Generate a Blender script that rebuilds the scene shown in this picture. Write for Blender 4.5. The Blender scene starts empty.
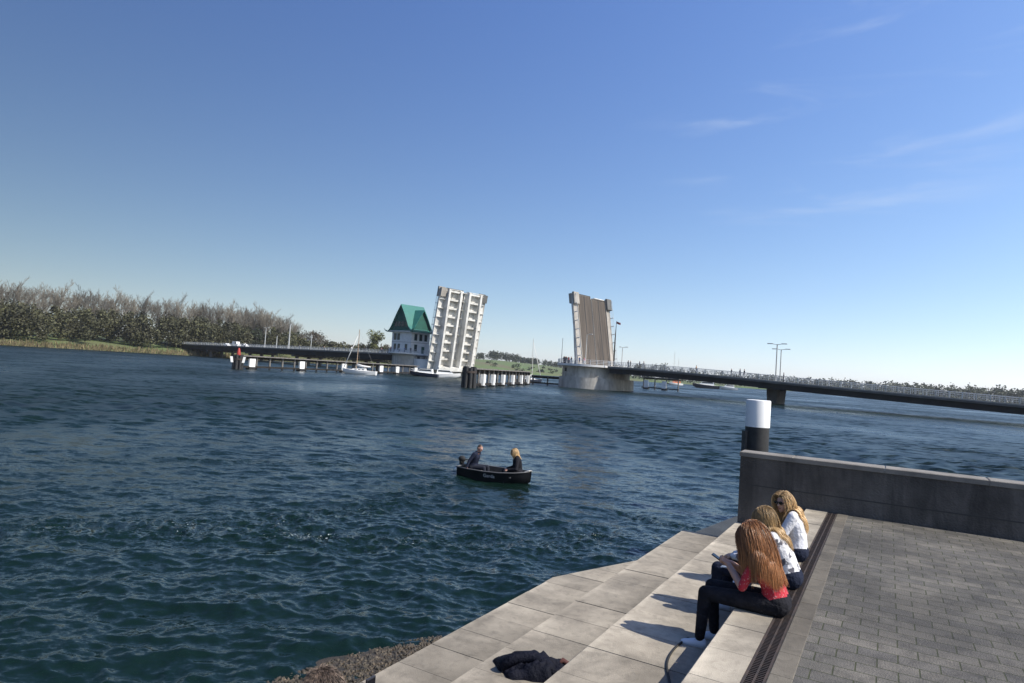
import bpy, math, random
import numpy as np
from mathutils import Vector, Matrix, Euler, noise

SC = bpy.context.scene
COL = SC.collection
R = math.radians
rnd = random.Random(7)
nrs = np.random.RandomState(11)

# ------------------------------------------------------------------ materials
def mat(name, col, rough=0.6, col2=None, scale=3.0, detail=4.0, bump=0.0, bscale=None, metal=0.0,
        spec=None, attr=None, stretch=None, lo=0.35, hi=0.65):
    m = bpy.data.materials.new(name)
    m.use_nodes = True
    nt = m.node_tree
    b = nt.nodes['Principled BSDF']
    b.inputs['Roughness'].default_value = rough
    b.inputs['Metallic'].default_value = metal
    if spec is not None:
        b.inputs['Specular IOR Level'].default_value = spec
    c1 = (*col, 1)
    tc = nt.nodes.new('ShaderNodeTexCoord')
    mp = nt.nodes.new('ShaderNodeMapping')
    nt.links.new(tc.outputs['Object'], mp.inputs['Vector'])
    if stretch:
        mp.inputs['Scale'].default_value = stretch
    out = None
    if col2 is not None:
        n = nt.nodes.new('ShaderNodeTexNoise')
        n.inputs['Scale'].default_value = scale
        n.inputs['Detail'].default_value = detail
        n.inputs['Roughness'].default_value = 0.62
        nt.links.new(mp.outputs[0], n.inputs['Vector'])
        rp = nt.nodes.new('ShaderNodeValToRGB')
        rp.color_ramp.elements[0].position = lo
        rp.color_ramp.elements[1].position = hi
        rp.color_ramp.elements[0].color = (*col2, 1)
        rp.color_ramp.elements[1].color = c1
        nt.links.new(n.outputs['Fac'], rp.inputs['Fac'])
        out = rp.outputs['Color']
    if attr:
        a = nt.nodes.new('ShaderNodeAttribute')
        a.attribute_name = attr
        mx = nt.nodes.new('ShaderNodeMix')
        mx.data_type = 'RGBA'
        mx.blend_type = 'MULTIPLY'
        mx.inputs['Factor'].default_value = 1
        if out is None:
            mx.inputs['A'].default_value = c1
        else:
            nt.links.new(out, mx.inputs['A'])
        nt.links.new(a.outputs['Fac'], mx.inputs['B'])
        out = mx.outputs['Result']
    if out is None:
        b.inputs['Base Color'].default_value = c1
    else:
        nt.links.new(out, b.inputs['Base Color'])
    if bump > 0:
        n2 = nt.nodes.new('ShaderNodeTexNoise')
        n2.inputs['Scale'].default_value = bscale or scale * 6
        n2.inputs['Detail'].default_value = 5
        nt.links.new(mp.outputs[0], n2.inputs['Vector'])
        bp = nt.nodes.new('ShaderNodeBump')
        bp.inputs['Strength'].default_value = bump
        bp.inputs['Distance'].default_value = 0.05
        nt.links.new(n2.outputs['Fac'], bp.inputs['Height'])
        nt.links.new(bp.outputs[0], b.inputs['Normal'])
    return m

M = {}
def mk(k, *a, **kw):
    M[k] = mat(k, *a, **kw)

mk('white_paint', (.74, .73, .69), .5, (.50, .48, .43), .35, 5, lo=.25, hi=.6)
mk('white_wall', (.78, .77, .74), .7, (.62, .61, .58), .5, 4)
mk('white_board', (.82, .82, .80), .6, (.55, .55, .52), 1.2, 4, lo=.2, hi=.5)
mk('dark_wood', (.035, .032, .029), .85, (.018, .016, .014), 2, 4, spec=.2)
mk('grey_wood', (.20, .19, .175), .85, (.12, .11, .10), 1.5, 5)
mk('black_pile', (.012, .012, .013), .6, (.03, .03, .03), 4, 3)
mk('bridge_steel', (.035, .038, .042), .6, (.022, .024, .027), .3, 4, spec=.2)
mk('girder_concrete', (.13, .13, .125), .8, (.085, .085, .08), .4, 5)
mk('pier_concrete', (.58, .55, .49), .85, (.43, .405, .355), .35, 6, bump=.3, bscale=3)
mk('asphalt_leaf', (.10, .082, .066), .9, (.045, .038, .032), .9, 4, stretch=(.06, 2.2, 1), lo=.38, hi=.6)
mk('asphalt', (.06, .06, .06), .9, (.045, .045, .045), 1, 4)
mk('footway', (.36, .335, .30), .9, (.27, .25, .22), .8, 4)
mk('rail_metal', (.50, .52, .53), .45, metal=.3)
mk('lamp_metal', (.42, .43, .42), .5, metal=.2)
mk('copper_green', (.035, .185, .15), .45, (.025, .12, .10), 1.2, 5, stretch=(3, 3, .6))
mk('green_wood', (.02, .11, .085), .6, (.015, .085, .065), 1, 3)
mk('glass_dark', (.03, .04, .05), .08)
mk('red_paint', (.36, .04, .03), .6)
mk('orange_paint', (.62, .16, .04), .5)
mk('hull_white', (.80, .80, .78), .3)
mk('hull_navy', (.02, .028, .05), .3)
mk('canvas', (.70, .70, .68), .9)
mk('teak', (.32, .20, .11), .7)
mk('alloy', (.62, .60, .55), .4, metal=.5)
mk('flag_cloth', (.16, .04, .045), .8)
mk('rubber', (.015, .015, .015), .8)
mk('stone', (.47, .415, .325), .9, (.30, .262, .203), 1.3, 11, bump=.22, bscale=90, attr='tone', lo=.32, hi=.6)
mk('stone_under', (.05, .048, .045), .95)
mk('riprap', (.075, .057, .037), .55, (.035, .03, .02), 9, 5, bump=.6, bscale=40, attr='tone')
mk('dark_concrete', (.05, .055, .055), .7, (.03, .033, .033), 1.2, 6, bump=.4, bscale=25)  # dark mottled concrete for the slab beyond the steps
mk('wall_concrete', (.15, .138, .125), .9, (.075, .068, .062), 1.1, 9, bump=.5, bscale=30)
mk('iron', (.07, .05, .04), .75, (.04, .033, .03), 12, 4, metal=.3)
mk('cloth_black', (.012, .012, .015), .85, (.02, .02, .025), 9, 4, bump=.5, bscale=30, spec=.12)
mk('cloth_jacket', (.005, .006, .011), .7, (.009, .010, .018), 6, 4, bump=.4, bscale=40, spec=.12)
mk('cloth_navy', (.011, .015, .03), .85, (.018, .022, .04), 8, 4, bump=.5, bscale=30, spec=.12)
mk('cloth_white', (.72, .72, .74), .85, (.62, .62, .66), 6, 4, bump=.4, bscale=25)
mk('cloth_stripe', (.45, .52, .62), .8)
mk('phone_glass', (.01, .01, .012), .12)
mk('phone_case', (.03, .03, .035), .4)
mk('red_lining', (.09, .032, .024), .7)
mk('skin', (.52, .31, .22), .55, (.46, .26, .185), 12, 3)
mk('skin_red', (.46, .24, .17), .55)
mk('shoe_white', (.62, .66, .72), .6)
mk('shoe_sole', (.75, .75, .73), .7)
mk('hair_grey', (.17, .125, .095), .6, (.06, .044, .034), 30, 4, attr='tone')
mk('hair_brown', (.06, .038, .022), .5, attr='tone')
mk('hair_ginger', (.31, .14, .056), .34, attr='tone')
mk('hair_dirty_blond', (.36, .235, .105), .4, attr='tone')
mk('hair_blond', (.56, .38, .19), .4, attr='tone')
mk('lens', (.008, .006, .006), .1)
mk('bark', (.10, .085, .07), .9, (.06, .05, .042), 3, 4)
mk('bark_pale', (.30, .27, .24), .9, (.16, .145, .13), 3, 4)
mk('twig', (.155, .14, .112), .9)
mk('leaf_olive', (.072, .074, .03), .8, (.048, .047, .024), .12, 3, attr='tone')
mk('leaf_spring', (.13, .14, .045), .8, (.085, .095, .03), .3, 3, attr='tone')
mk('leaf_dark', (.035, .045, .025), .8, attr='tone')
mk('leaf_far', (.075, .085, .05), .9, (.05, .058, .036), .02, 3, attr='tone')
mk('field', (.075, .135, .03), .95, (.11, .105, .05), .012, 5)
mk('letter', (.62, .63, .64), .5)
mk('wake_glint', (.8, .82, .82), .6)
def add_stains(m, scale, strength, lo=.42, hi=.62, warp=(1, 1, 1)):
    nt_ = m.node_tree; b = nt_.nodes['Principled BSDF']
    src = b.inputs['Base Color'].links[0].from_socket
    tc_ = nt_.nodes.new('ShaderNodeTexCoord'); mp_ = nt_.nodes.new('ShaderNodeMapping')
    mp_.inputs['Scale'].default_value = warp
    nt_.links.new(tc_.outputs['Object'], mp_.inputs['Vector'])
    n1 = nt_.nodes.new('ShaderNodeTexNoise')
    n1.inputs['Scale'].default_value = scale; n1.inputs['Detail'].default_value = 9; n1.inputs['Roughness'].default_value = .68; n1.inputs['Distortion'].default_value = .5
    nt_.links.new(mp_.outputs[0], n1.inputs['Vector'])
    mr_ = nt_.nodes.new('ShaderNodeMapRange')
    for k, v in zip(('From Min', 'From Max', 'To Min', 'To Max'), (lo, hi, 1 - strength, 1)): mr_.inputs[k].default_value = v
    nt_.links.new(n1.outputs['Fac'], mr_.inputs['Value'])
    mx_ = nt_.nodes.new('ShaderNodeMix'); mx_.data_type = 'RGBA'; mx_.blend_type = 'MULTIPLY'; mx_.inputs['Factor'].default_value = 1
    nt_.links.new(src, mx_.inputs['A']); nt_.links.new(mr_.outputs['Result'], mx_.inputs['B'])
    nt_.links.new(mx_.outputs['Result'], b.inputs['Base Color'])
add_stains(M['stone'], .9, .34)
add_stains(M['stone'], 7, .22, .36, .5)
add_stains(M['wall_concrete'], 1.6, .45, .4, .62, (1.5, 1.5, .25))
add_stains(M['pier_concrete'], .5, .35, .4, .6, (1.5, 1.5, .4))
add_stains(M['white_paint'], .5, .25, .38, .55, (.3, 1.5, 1))
CL = {}
def cloth(col):
    k = tuple(round(c, 3) for c in col)
    if k not in CL:
        CL[k] = mat('cloth_colour', col, .9, spec=.15)
    return CL[k]

# patterned fabrics
def pattern_cloth(name, base, spot, scale, thr):
    m = mat(name, base, .85, spot, scale, 2, bump=.4, bscale=30, lo=thr - .03, hi=thr + .03)
    return m
M['cloth_red_print'] = pattern_cloth('cloth_red_print', (.42, .02, .035), (.50, .30, .28), 55, .38)
M['cloth_bw_print'] = pattern_cloth('cloth_bw_print', (.66, .66, .67), (.10, .10, .12), 11, .46)

# ------------------------------------------------------------------ mesh builder
class MB:
    def __init__(s):
        s.v = []; s.f = []; s.tone = []
        s.ct = 1.0
    def add(s, vs, fs):
        o = len(s.v)
        s.v.extend([tuple(p) for p in vs])
        s.tone.extend([s.ct] * len(vs))
        s.f.extend([tuple(i + o for i in f) for f in fs])
    def box(s, x0, x1, y0, y1, z0, z1, bev=0):
        if bev <= 0:
            vs = [(x, y, z) for z in (z0, z1) for y in (y0, y1) for x in (x0, x1)]
            s.add(vs, [(0, 2, 3, 1), (4, 5, 7, 6), (0, 1, 5, 4), (2, 6, 7, 3), (0, 4, 6, 2), (1, 3, 7, 5)])
        else:   # bevelled top edge
            b = bev
            rings = [(0, z0), (0, z1 - b), (b, z1)]
            vs = []
            for i, z in rings:
                vs += [(x0 + i, y0 + i, z), (x1 - i, y0 + i, z), (x1 - i, y1 - i, z), (x0 + i, y1 - i, z)]
            fs = [(3, 2, 1, 0), (8, 9, 10, 11)]
            for k in (0, 4):
                for j in range(4):
                    a, c = k + j, k + (j + 1) % 4
                    fs.append((a, c, c + 4, a + 4))
            s.add(vs, fs)
    def obox(s, c, ax, ay, az):
        c = Vector(c); ax = Vector(ax); ay = Vector(ay); az = Vector(az)
        vs = [c + ax * i + ay * j + az * k for k in (-1, 1) for j in (-1, 1) for i in (-1, 1)]
        s.add(vs, [(0, 2, 3, 1), (4, 5, 7, 6), (0, 1, 5, 4), (2, 6, 7, 3), (0, 4, 6, 2), (1, 3, 7, 5)])
    def prism(s, poly, z0, z1, taper=1.0, bev=0.0):
        n = len(poly)
        cx = sum(p[0] for p in poly) / n; cy = sum(p[1] for p in poly) / n
        vs = [(p[0], p[1], z0) for p in poly] + [(cx + (p[0] - cx) * taper, cy + (p[1] - cy) * taper, z1) for p in poly]
        fs = [tuple(range(n - 1, -1, -1)), tuple(range(n, 2 * n))]
        fs += [(i, (i + 1) % n, n + (i + 1) % n, n + i) for i in range(n)]
        s.add(vs, fs)
    def prism_y(s, poly, y0, y1):      # polygon in x,z extruded along y
        n = len(poly)
        vs = [(p[0], y0, p[1]) for p in poly] + [(p[0], y1, p[1]) for p in poly]
        fs = [tuple(range(n)), tuple(range(2 * n - 1, n - 1, -1))]
        fs += [((i + 1) % n, i, n + i, n + (i + 1) % n) for i in range(n)]
        s.add(vs, fs)
    def tube(s, pts, r, n=8, cap=True):
        pts = [Vector(p) for p in pts]
        rs = r if isinstance(r, (list, tuple)) else [r] * len(pts)
        vs = []; fs = []
        t = (pts[1] - pts[0]).normalized()
        u = t.orthogonal().normalized()
        for i, p in enumerate(pts):
            if i == 0: t = pts[1] - pts[0]
            elif i == len(pts) - 1: t = pts[-1] - pts[-2]
            else: t = (pts[i + 1] - pts[i]).normalized() + (pts[i] - pts[i - 1]).normalized()
            t.normalize()
            u = (u - t * u.dot(t))
            u = u.normalized() if u.length > 1e-6 else t.orthogonal().normalized()
            w = t.cross(u)
            for k in range(n):
                a = 2 * math.pi * k / n
                vs.append(p + (u * math.cos(a) + w * math.sin(a)) * rs[i])
        for i in range(len(pts) - 1):
            for k in range(n):
                a = i * n + k; b = i * n + (k + 1) % n
                fs.append((a, b, b + n, a + n))
        if cap:
            fs.append(tuple(range(n - 1, -1, -1)))
            fs.append(tuple(range((len(pts) - 1) * n, len(pts) * n)))
        s.add(vs, fs)
    def lathe(s, c, prof, n=24):
        vs = []; fs = []
        for (r, z) in prof:
            for k in range(n):
                a = 2 * math.pi * k / n
                vs.append((c[0] + r * math.cos(a), c[1] + r * math.sin(a), c[2] + z))
        for i in range(len(prof) - 1):
            for k in range(n):
                a = i * n + k; b = i * n + (k + 1) % n
                fs.append((a, b, b + n, a + n))
        fs.append(tuple(range(n - 1, -1, -1)))
        fs.append(tuple(range((len(prof) - 1) * n, len(prof) * n)))
        s.add(vs, fs)
    def ell(s, c, r, rot=None, seg=14, rings=9):
        vs = []; fs = []
        c = Vector(c)
        rm = rot if rot is not None else Matrix.Identity(3)
        vs.append(c + rm @ Vector((0, 0, -r[2])))
        for i in range(1, rings):
            ph = -math.pi / 2 + math.pi * i / rings
            for k in range(seg):
                a = 2 * math.pi * k / seg
                vs.append(c + rm @ Vector((r[0] * math.cos(ph) * math.cos(a), r[1] * math.cos(ph) * math.sin(a), r[2] * math.sin(ph))))
        vs.append(c + rm @ Vector((0, 0, r[2])))
        for k in range(seg):
            fs.append((0, 1 + (k + 1) % seg, 1 + k))
            fs.append((len(vs) - 1, 1 + (rings - 2) * seg + k, 1 + (rings - 2) * seg + (k + 1) % seg))
        for i in range(rings - 2):
            for k in range(seg):
                a = 1 + i * seg + k; b = 1 + i * seg + (k + 1) % seg
                fs.append((a, b, b + seg, a + seg))
        s.add(vs, fs)
    def capsule(s, p0, p1, r0, r1, seg=12):
        p0 = Vector(p0); p1 = Vector(p1)
        t = p1 - p0
        L = t.length
        if L < 1e-5:
            s.ell(p0, (r0, r0, r0)); return
        t.normalize()
        pts = []; rs = []
        for a in (85, 55, 25):
            pts.append(p0 - t * r0 * math.sin(R(a))); rs.append(r0 * math.cos(R(a)))
        pts.append(p0); rs.append(r0)
        pts.append(p1); rs.append(r1)
        for a in (25, 55, 85):
            pts.append(p1 + t * r1 * math.sin(R(a))); rs.append(r1 * math.cos(R(a)))
        s.tube(pts, rs, seg)
    def build(s, name, material, parent=None, smooth=False):
        me = bpy.data.meshes.new(name)
        me.from_pydata(s.v, [], s.f)
        at = me.attributes.new('tone', 'FLOAT', 'POINT')
        at.data.foreach_set('value', np.array(s.tone, dtype=np.float32))
        me.materials.append(M[material] if isinstance(material, str) else material)
        if smooth is True:
            me.polygons.foreach_set('use_smooth', np.ones(len(me.polygons), dtype=bool))
        elif smooth:
            me.polygons.foreach_set('use_smooth', np.ones(len(me.polygons), dtype=bool))
            me.set_sharp_from_angle(angle=R(smooth))
        me.update()
        o = bpy.data.objects.new(name, me)
        COL.objects.link(o)
        if parent: o.parent = parent
        return o

def tag(o, label=None, cat=None, group=None, kind=None):
    if label: o['label'] = label
    if cat: o['category'] = cat
    if group: o['group'] = group
    if kind: o['kind'] = kind
    return o
def thing(name, label, cat, loc=(0, 0, 0), rz=0.0, group=None, ry=0.0):
    o = bpy.data.objects.new(name, None)
    o.empty_display_size = .3
    COL.objects.link(o)
    o.location = loc
    o.rotation_euler = (0, ry, rz)
    return tag(o, label, cat, group)
def dup(root, loc, rz, label=None, scale=None):
    c = root.copy(); COL.objects.link(c)
    c.location = loc; c.rotation_euler = (0, 0, rz)
    if scale: c.scale = (scale,) * 3 if not isinstance(scale, tuple) else scale
    if label: c['label'] = label
    for ch in list(root.children):
        d = ch.copy(); COL.objects.link(d); d.parent = c
        for g in list(ch.children):
            e = g.copy(); COL.objects.link(e); e.parent = d
    return c

# ------------------------------------------------------------------ camera
CH = 3.6
cam = bpy.data.cameras.new('camera')
cam.sensor_width = 36.0
cam.lens = 650.0 / 1024 * 36
cam.clip_end = 20000
cam.clip_start = .1
co = bpy.data.objects.new('camera', cam)
COL.objects.link(co)
co.matrix_world = Matrix.Translation((0, 0, CH)) @ Matrix.Rotation(R(90 + 2.5), 4, 'X') @ Matrix.Rotation(R(3.8), 4, 'Z')
SC.camera = co

# ------------------------------------------------------------------ light and sky
SUN_AZ, SUN_EL = R(116), R(47)       # azimuth clockwise from +Y
sd = Vector((math.sin(SUN_AZ) * math.cos(SUN_EL), math.cos(SUN_AZ) * math.cos(SUN_EL), math.sin(SUN_EL)))
sl = bpy.data.lights.new('sun', 'SUN')
sl.energy = 4.8
sl.angle = R(.53)
sl.color = (1.0, .95, .87)
so = bpy.data.objects.new('sun', sl)
COL.objects.link(so)
so.rotation_euler = (-sd).to_track_quat('-Z', 'Y').to_euler()
so.location = (40, -30, 60)

w = bpy.data.worlds.new('World')
SC.world = w
w.use_nodes = True
nt = w.node_tree
bg = nt.nodes['Background']
sky = nt.nodes.new('ShaderNodeTexSky')
sky.sky_type = 'NISHITA'
sky.sun_disc = False
sky.sun_elevation = SUN_EL
sky.sun_rotation = SUN_AZ
sky.air_density = .6
sky.dust_density = .5
sky.ozone_density = 5.0
EXPO = .35
BGS = .12
bg.inputs['Strength'].default_value = BGS
def mnode(op, a, b):
    m = nt.nodes.new('ShaderNodeMath'); m.operation = op
    for k, x in enumerate((a, b)):
        if isinstance(x, (int, float)): m.inputs[k].default_value = x
        else: nt.links.new(x, m.inputs[k])
    return m.outputs[0]
sep = nt.nodes.new('ShaderNodeSeparateColor'); nt.links.new(sky.outputs[0], sep.inputs[0])
comb = nt.nodes.new('ShaderNodeCombineColor')
for ch, (a0, c0, g0) in enumerate(((.109, .104, 1.0), (.205, .205, .82), (.440, .48, .42))):
    p = mnode('POWER', mnode('MULTIPLY', sep.outputs[ch], .191 / a0), g0)
    nt.links.new(mnode('MULTIPLY', p, c0 / (BGS * 2 ** EXPO)), comb.inputs[ch])
tg = nt.nodes.new('ShaderNodeTexCoord')
dt = nt.nodes.new('ShaderNodeVectorMath'); dt.operation = 'DOT_PRODUCT'
dt.inputs[1].default_value = (math.sin(SUN_AZ), math.cos(SUN_AZ) * .3, 0)
nt.links.new(tg.outputs['Generated'], dt.inputs[0])
glow = mnode('ADD', mnode('MULTIPLY', dt.outputs['Value'], .85), 1.30)
skm = nt.nodes.new('ShaderNodeVectorMath'); skm.operation = 'SCALE'
nt.links.new(comb.outputs[0], skm.inputs[0]); nt.links.new(glow, skm.inputs['Scale'])
tc = nt.nodes.new('ShaderNodeTexCoord')
mp = nt.nodes.new('ShaderNodeMapping')
mp.inputs['Rotation'].default_value = (0, R(-14), R(20))
mp.inputs['Scale'].default_value = (2.2, 2.2, 13)
nz = nt.nodes.new('ShaderNodeTexNoise')
nz.inputs['Scale'].default_value = 1.6
nz.inputs['Detail'].default_value = 6
nz.inputs['Roughness'].default_value = .55
nz.inputs['Distortion'].default_value = .6
nt.links.new(tc.outputs['Generated'], mp.inputs['Vector'])
nt.links.new(mp.outputs[0], nz.inputs['Vector'])
def mrange(src, a, b, c, d):
    m = nt.nodes.new('ShaderNodeMapRange')
    m.interpolation_type = 'SMOOTHSTEP'
    for i, x in zip(('From Min', 'From Max', 'To Min', 'To Max'), (a, b, c, d)):
        m.inputs[i].default_value = x
    nt.links.new(src, m.inputs['Value'])
    return m.outputs['Result']
cl = mrange(nz.outputs['Fac'], .50, .80, 0, 1)
vd = nt.nodes.new('ShaderNodeVectorMath'); vd.operation = 'DOT_PRODUCT'
cdir = Vector((.42, .84, .42)).normalized()
vd.inputs[1].default_value = cdir
nrm = nt.nodes.new('ShaderNodeVectorMath'); nrm.operation = 'NORMALIZE'
nt.links.new(tc.outputs['Generated'], nrm.inputs[0])
nt.links.new(nrm.outputs[0], vd.inputs[0])
mk1 = mrange(vd.outputs['Value'], .955, .995, 0, .26)
mul = nt.nodes.new('ShaderNodeMath'); mul.operation = 'MULTIPLY'
nt.links.new(cl, mul.inputs[0]); nt.links.new(mk1, mul.inputs[1])
mx = nt.nodes.new('ShaderNodeMix'); mx.data_type = 'RGBA'
mx.inputs['B'].default_value = (5.6, 6.0, 6.6, 1)
nt.links.new(mul.outputs[0], mx.inputs['Factor'])
nt.links.new(skm.outputs[0], mx.inputs['A'])
nt.links.new(mx.outputs['Result'], bg.inputs['Color'])

# ------------------------------------------------------------------ water
def build_water():
    rmin, rmax = 3.0, 9000.0
    inv = [1 / 3.0]
    rs = [3.0]
    r = 3.0
    while r < rmax:
        dr = max(.035, .5 * r * r / (650 * CH))
        dr = min(dr, r * .12)
        r += dr
        rs.append(r)
    rs = np.array(rs)
    th = np.concatenate([np.linspace(-180, -52, 40, endpoint=False), np.linspace(-52, 52, 1150), np.linspace(52, 180, 41)[1:]])
    th = np.radians(th)
    RR, TT = np.meshgrid(rs, th, indexing='ij')
    X = RR * np.sin(TT); Y = RR * np.cos(TT)
    DR = np.gradient(rs)[:, None] * np.ones_like(RR)
    DT = np.gradient(th)[None, :] * RR
    cell = np.maximum(DR, DT)
    Z = np.zeros_like(X); DX = np.zeros_like(X); DY = np.zeros_like(X)
    g = nrs
    # slow patches that make the chop uneven
    patch = np.zeros_like(X)
    for i in range(14):
        lam = g.uniform(9, 60); a = g.uniform(0, 2 * np.pi)
        patch += np.sin(2 * np.pi / lam * (X * np.cos(a) + Y * np.sin(a)) + g.uniform(0, 6.28)) / 14 ** .5
    lane = np.zeros_like(X)
    for i in range(8):
        lam = g.uniform(40, 160); a = R(75) + g.normal(0, .35)
        lane += np.sin(2 * np.pi / lam * (X * np.cos(a) + Y * np.sin(a)) + g.uniform(0, 6.28)) / 8 ** .5
    amp = np.clip(1 + .34 * patch + .26 * lane, .3, 2.0)
    wind = R(-105)
    miss = np.zeros_like(X)
    for i in range(170):
        lam = .18 * (15.0) ** (g.uniform(0, 1) ** 1.6)
        a = wind + g.normal(0, .75)
        A = .0046 * lam * g.uniform(.6, 1.3)
        k = 2 * np.pi / lam
        fade = np.clip((lam / cell - 2.0) / 1.6, 0, 1)
        ph = k * (X * np.cos(a) + Y * np.sin(a)) + g.uniform(0, 6.28) + .5 * patch
        cA = A * amp * fade
        Z += cA * np.sin(ph)
        q = .75
        c = cA * np.cos(ph) * q
        miss += (A * k) ** 2 * .5 * (1 - fade ** 2)
        DX += c * np.cos(a); DY += c * np.sin(a)
    # wake of the little motor boat: a fan of steeper ripples trailing behind it
    def band(pts, wid):
        d = np.full_like(X, 1e9)
        for (a, b) in zip(pts[:-1], pts[1:]):
            ax, ay = a; bx, by = b
            ux, uy = bx - ax, by - ay
            L2 = ux * ux + uy * uy
            t = np.clip(((X - ax) * ux + (Y - ay) * uy) / L2, 0, 1)
            d = np.minimum(d, np.hypot(X - ax - t * ux, Y - ay - t * uy))
        return np.exp(-(d / wid) ** 2)
    b1 = band([(-1.7, 22.3), (-4.0, 22.6), (-7.5, 22.0), (-13, 20)], .5)
    b2 = band([(-1.4, 20.6), (-3, 16.5), (-5.5, 13.6), (-9, 12.4)], .8)
    b3 = band([(-6.0, 13.3), (-2.5, 13.2), (1.0, 13.8), (2.2, 15.0)], .7)
    b4 = band([(3.2, 17.2), (4.4, 16.4), (5.2, 15.4)], .4)
    wake_glint = np.clip(b1 * .8 + b2 * .9 + b3 * .95 + b4 * .95, 0, 1.0) * np.clip(.90 + .16 * np.sin(X * 1.9 + np.sin(Y * 1.3)) * np.sin(X * .8 + Y * 1.1), .2, 1.1)  # wake bands for the steeper ripples and the painted glint flecks
    for i in range(36):
        lam = g.uniform(.18, .6); a = g.uniform(0, 6.28)
        k = 2 * np.pi / lam
        fade = np.clip((lam / cell - 2.2) / 2.0, 0, 1)
        Z += wake_glint * fade * .004 * np.sin(k * (X * np.cos(a) + Y * np.sin(a)) + g.uniform(0, 6.28))
    for pts, wd_, hgt in (([(-1.5, 22.0), (-4.5, 24.2), (-9, 26.5)], .28, .035), ([(-1.4, 21.7), (-4.0, 21.2), (-9, 19.2)], .28, .035), ([(.95, 20.7), (.4, 19.7), (-1.6, 18.0), (-5, 16.2)], .22, .03), ([(1.0, 20.9), (.9, 22.2), (0, 24.5)], .22, .025)):
        Z += hgt * band(pts, wd_)
    X = X + DX; Y = Y + DY
    rough = np.sqrt(miss) * amp
    n, m = X.shape
    V = np.stack([X, Y, Z], -1).reshape(-1, 3).astype(np.float32)
    V = np.vstack([V, [[0, 0, 0]]]).astype(np.float32)
    idx = np.arange(n * m).reshape(n, m)
    q = np.stack([idx[:-1, :-1], idx[1:, :-1], idx[1:, 1:], idx[:-1, 1:]], -1).reshape(-1, 4)[:, ::-1]
    me = bpy.data.meshes.new('water')
    me.vertices.add(len(V)); me.vertices.foreach_set('co', V.ravel())
    me.loops.add(q.size); me.polygons.add(len(q))
    me.loops.foreach_set('vertex_index', q.ravel().astype(np.int32))
    me.polygons.foreach_set('loop_start', np.arange(0, q.size, 4, dtype=np.int32))
    me.polygons.foreach_set('use_smooth', np.ones(len(q), dtype=bool))
    at = me.attributes.new('wake_glint', 'FLOAT', 'POINT')
    at.data.foreach_set('value', np.append(wake_glint.ravel(), 0).astype(np.float32))
    at = me.attributes.new('chop', 'FLOAT', 'POINT')
    at.data.foreach_set('value', np.append(rough.ravel(), 0).astype(np.float32))
    me.update(); me.validate()
    m = bpy.data.materials.new('water'); m.use_nodes = True
    t = m.node_tree
    b = t.nodes['Principled BSDF']
    b.inputs['Base Color'].default_value = (.004, .0125, .0095, 1)
    b.inputs['Roughness'].default_value = .05
    b.inputs['IOR'].default_value = 1.333
    b.inputs['Specular IOR Level'].default_value = .42
    gm = t.nodes.new('ShaderNodeNewGeometry')
    # waves too small for the sheet at this distance act as microfacets: roughness = sqrt(alpha), alpha = 1.41 * rms slope
    cr_ = t.nodes.new('ShaderNodeAttribute'); cr_.attribute_name = 'chop'
    ml = t.nodes.new('ShaderNodeMath'); ml.operation = 'MULTIPLY_ADD'; ml.inputs[1].default_value = .40; ml.inputs[2].default_value = .003
    t.links.new(cr_.outputs['Fac'], ml.inputs[0])
    sq = t.nodes.new('ShaderNodeMath'); sq.operation = 'SQRT'; t.links.new(ml.outputs[0], sq.inputs[0])
    t.links.new(sq.outputs[0], b.inputs['Roughness'])
    ca = t.nodes.new('ShaderNodeAttribute'); ca.attribute_name = 'chop'
    def vm(op, a, b=None, scale=None):
        n_ = t.nodes.new('ShaderNodeVectorMath'); n_.operation = op
        if hasattr(a, 'links'): t.links.new(a, n_.inputs[0])
        else: n_.inputs[0].default_value = a
        if b is not None:
            if hasattr(b, 'links'): t.links.new(b, n_.inputs[1])
            else: n_.inputs[1].default_value = b
        if scale is not None:
            if hasattr(scale, 'links'): t.links.new(scale, n_.inputs['Scale'])
            else: n_.inputs['Scale'].default_value = scale
        return n_.outputs[0]
    acc = gm.outputs['Normal']
    for sc, k, fixed in ((.4, 4.5, None), (1.7, 7.0, None), (5.0, None, .5), (14.0, None, .55), (38.0, None, .35)):
        nn = t.nodes.new('ShaderNodeTexNoise')
        nn.inputs['Scale'].default_value = sc
        nn.inputs['Detail'].default_value = 2
        nn.inputs['Roughness'].default_value = .55
        mp_ = t.nodes.new('ShaderNodeMapping')
        mp_.inputs['Rotation'].default_value = (0, 0, R(-15))
        mp_.inputs['Scale'].default_value = (.6, 1.1, 1)
        t.links.new(gm.outputs['Position'], mp_.inputs['Vector'])
        t.links.new(mp_.outputs[0], nn.inputs['Vector'])
        v = vm('SUBTRACT', nn.outputs['Color'], (.5, .5, .5))
        v = vm('MULTIPLY', v, (1, 1, 0))
        if fixed is not None:
            fa = t.nodes.new('ShaderNodeAttribute'); fa.attribute_name = 'wake_glint'
            m1 = t.nodes.new('ShaderNodeMath'); m1.operation = 'MULTIPLY_ADD'
            m1.inputs[1].default_value = 1.5; m1.inputs[2].default_value = fixed
            t.links.new(fa.outputs['Fac'], m1.inputs[0])
            v = vm('SCALE', v, None, m1.outputs[0])
        else:
            mm = t.nodes.new('ShaderNodeMath'); mm.operation = 'MULTIPLY'; mm.inputs[1].default_value = k
            t.links.new(ca.outputs['Fac'], mm.inputs[0])
            v = vm('SCALE', v, None, mm.outputs[0])
        acc = vm('ADD', acc, v)
    acc = vm('NORMALIZE', acc)
    t.links.new(acc, b.inputs['Normal'])
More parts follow.
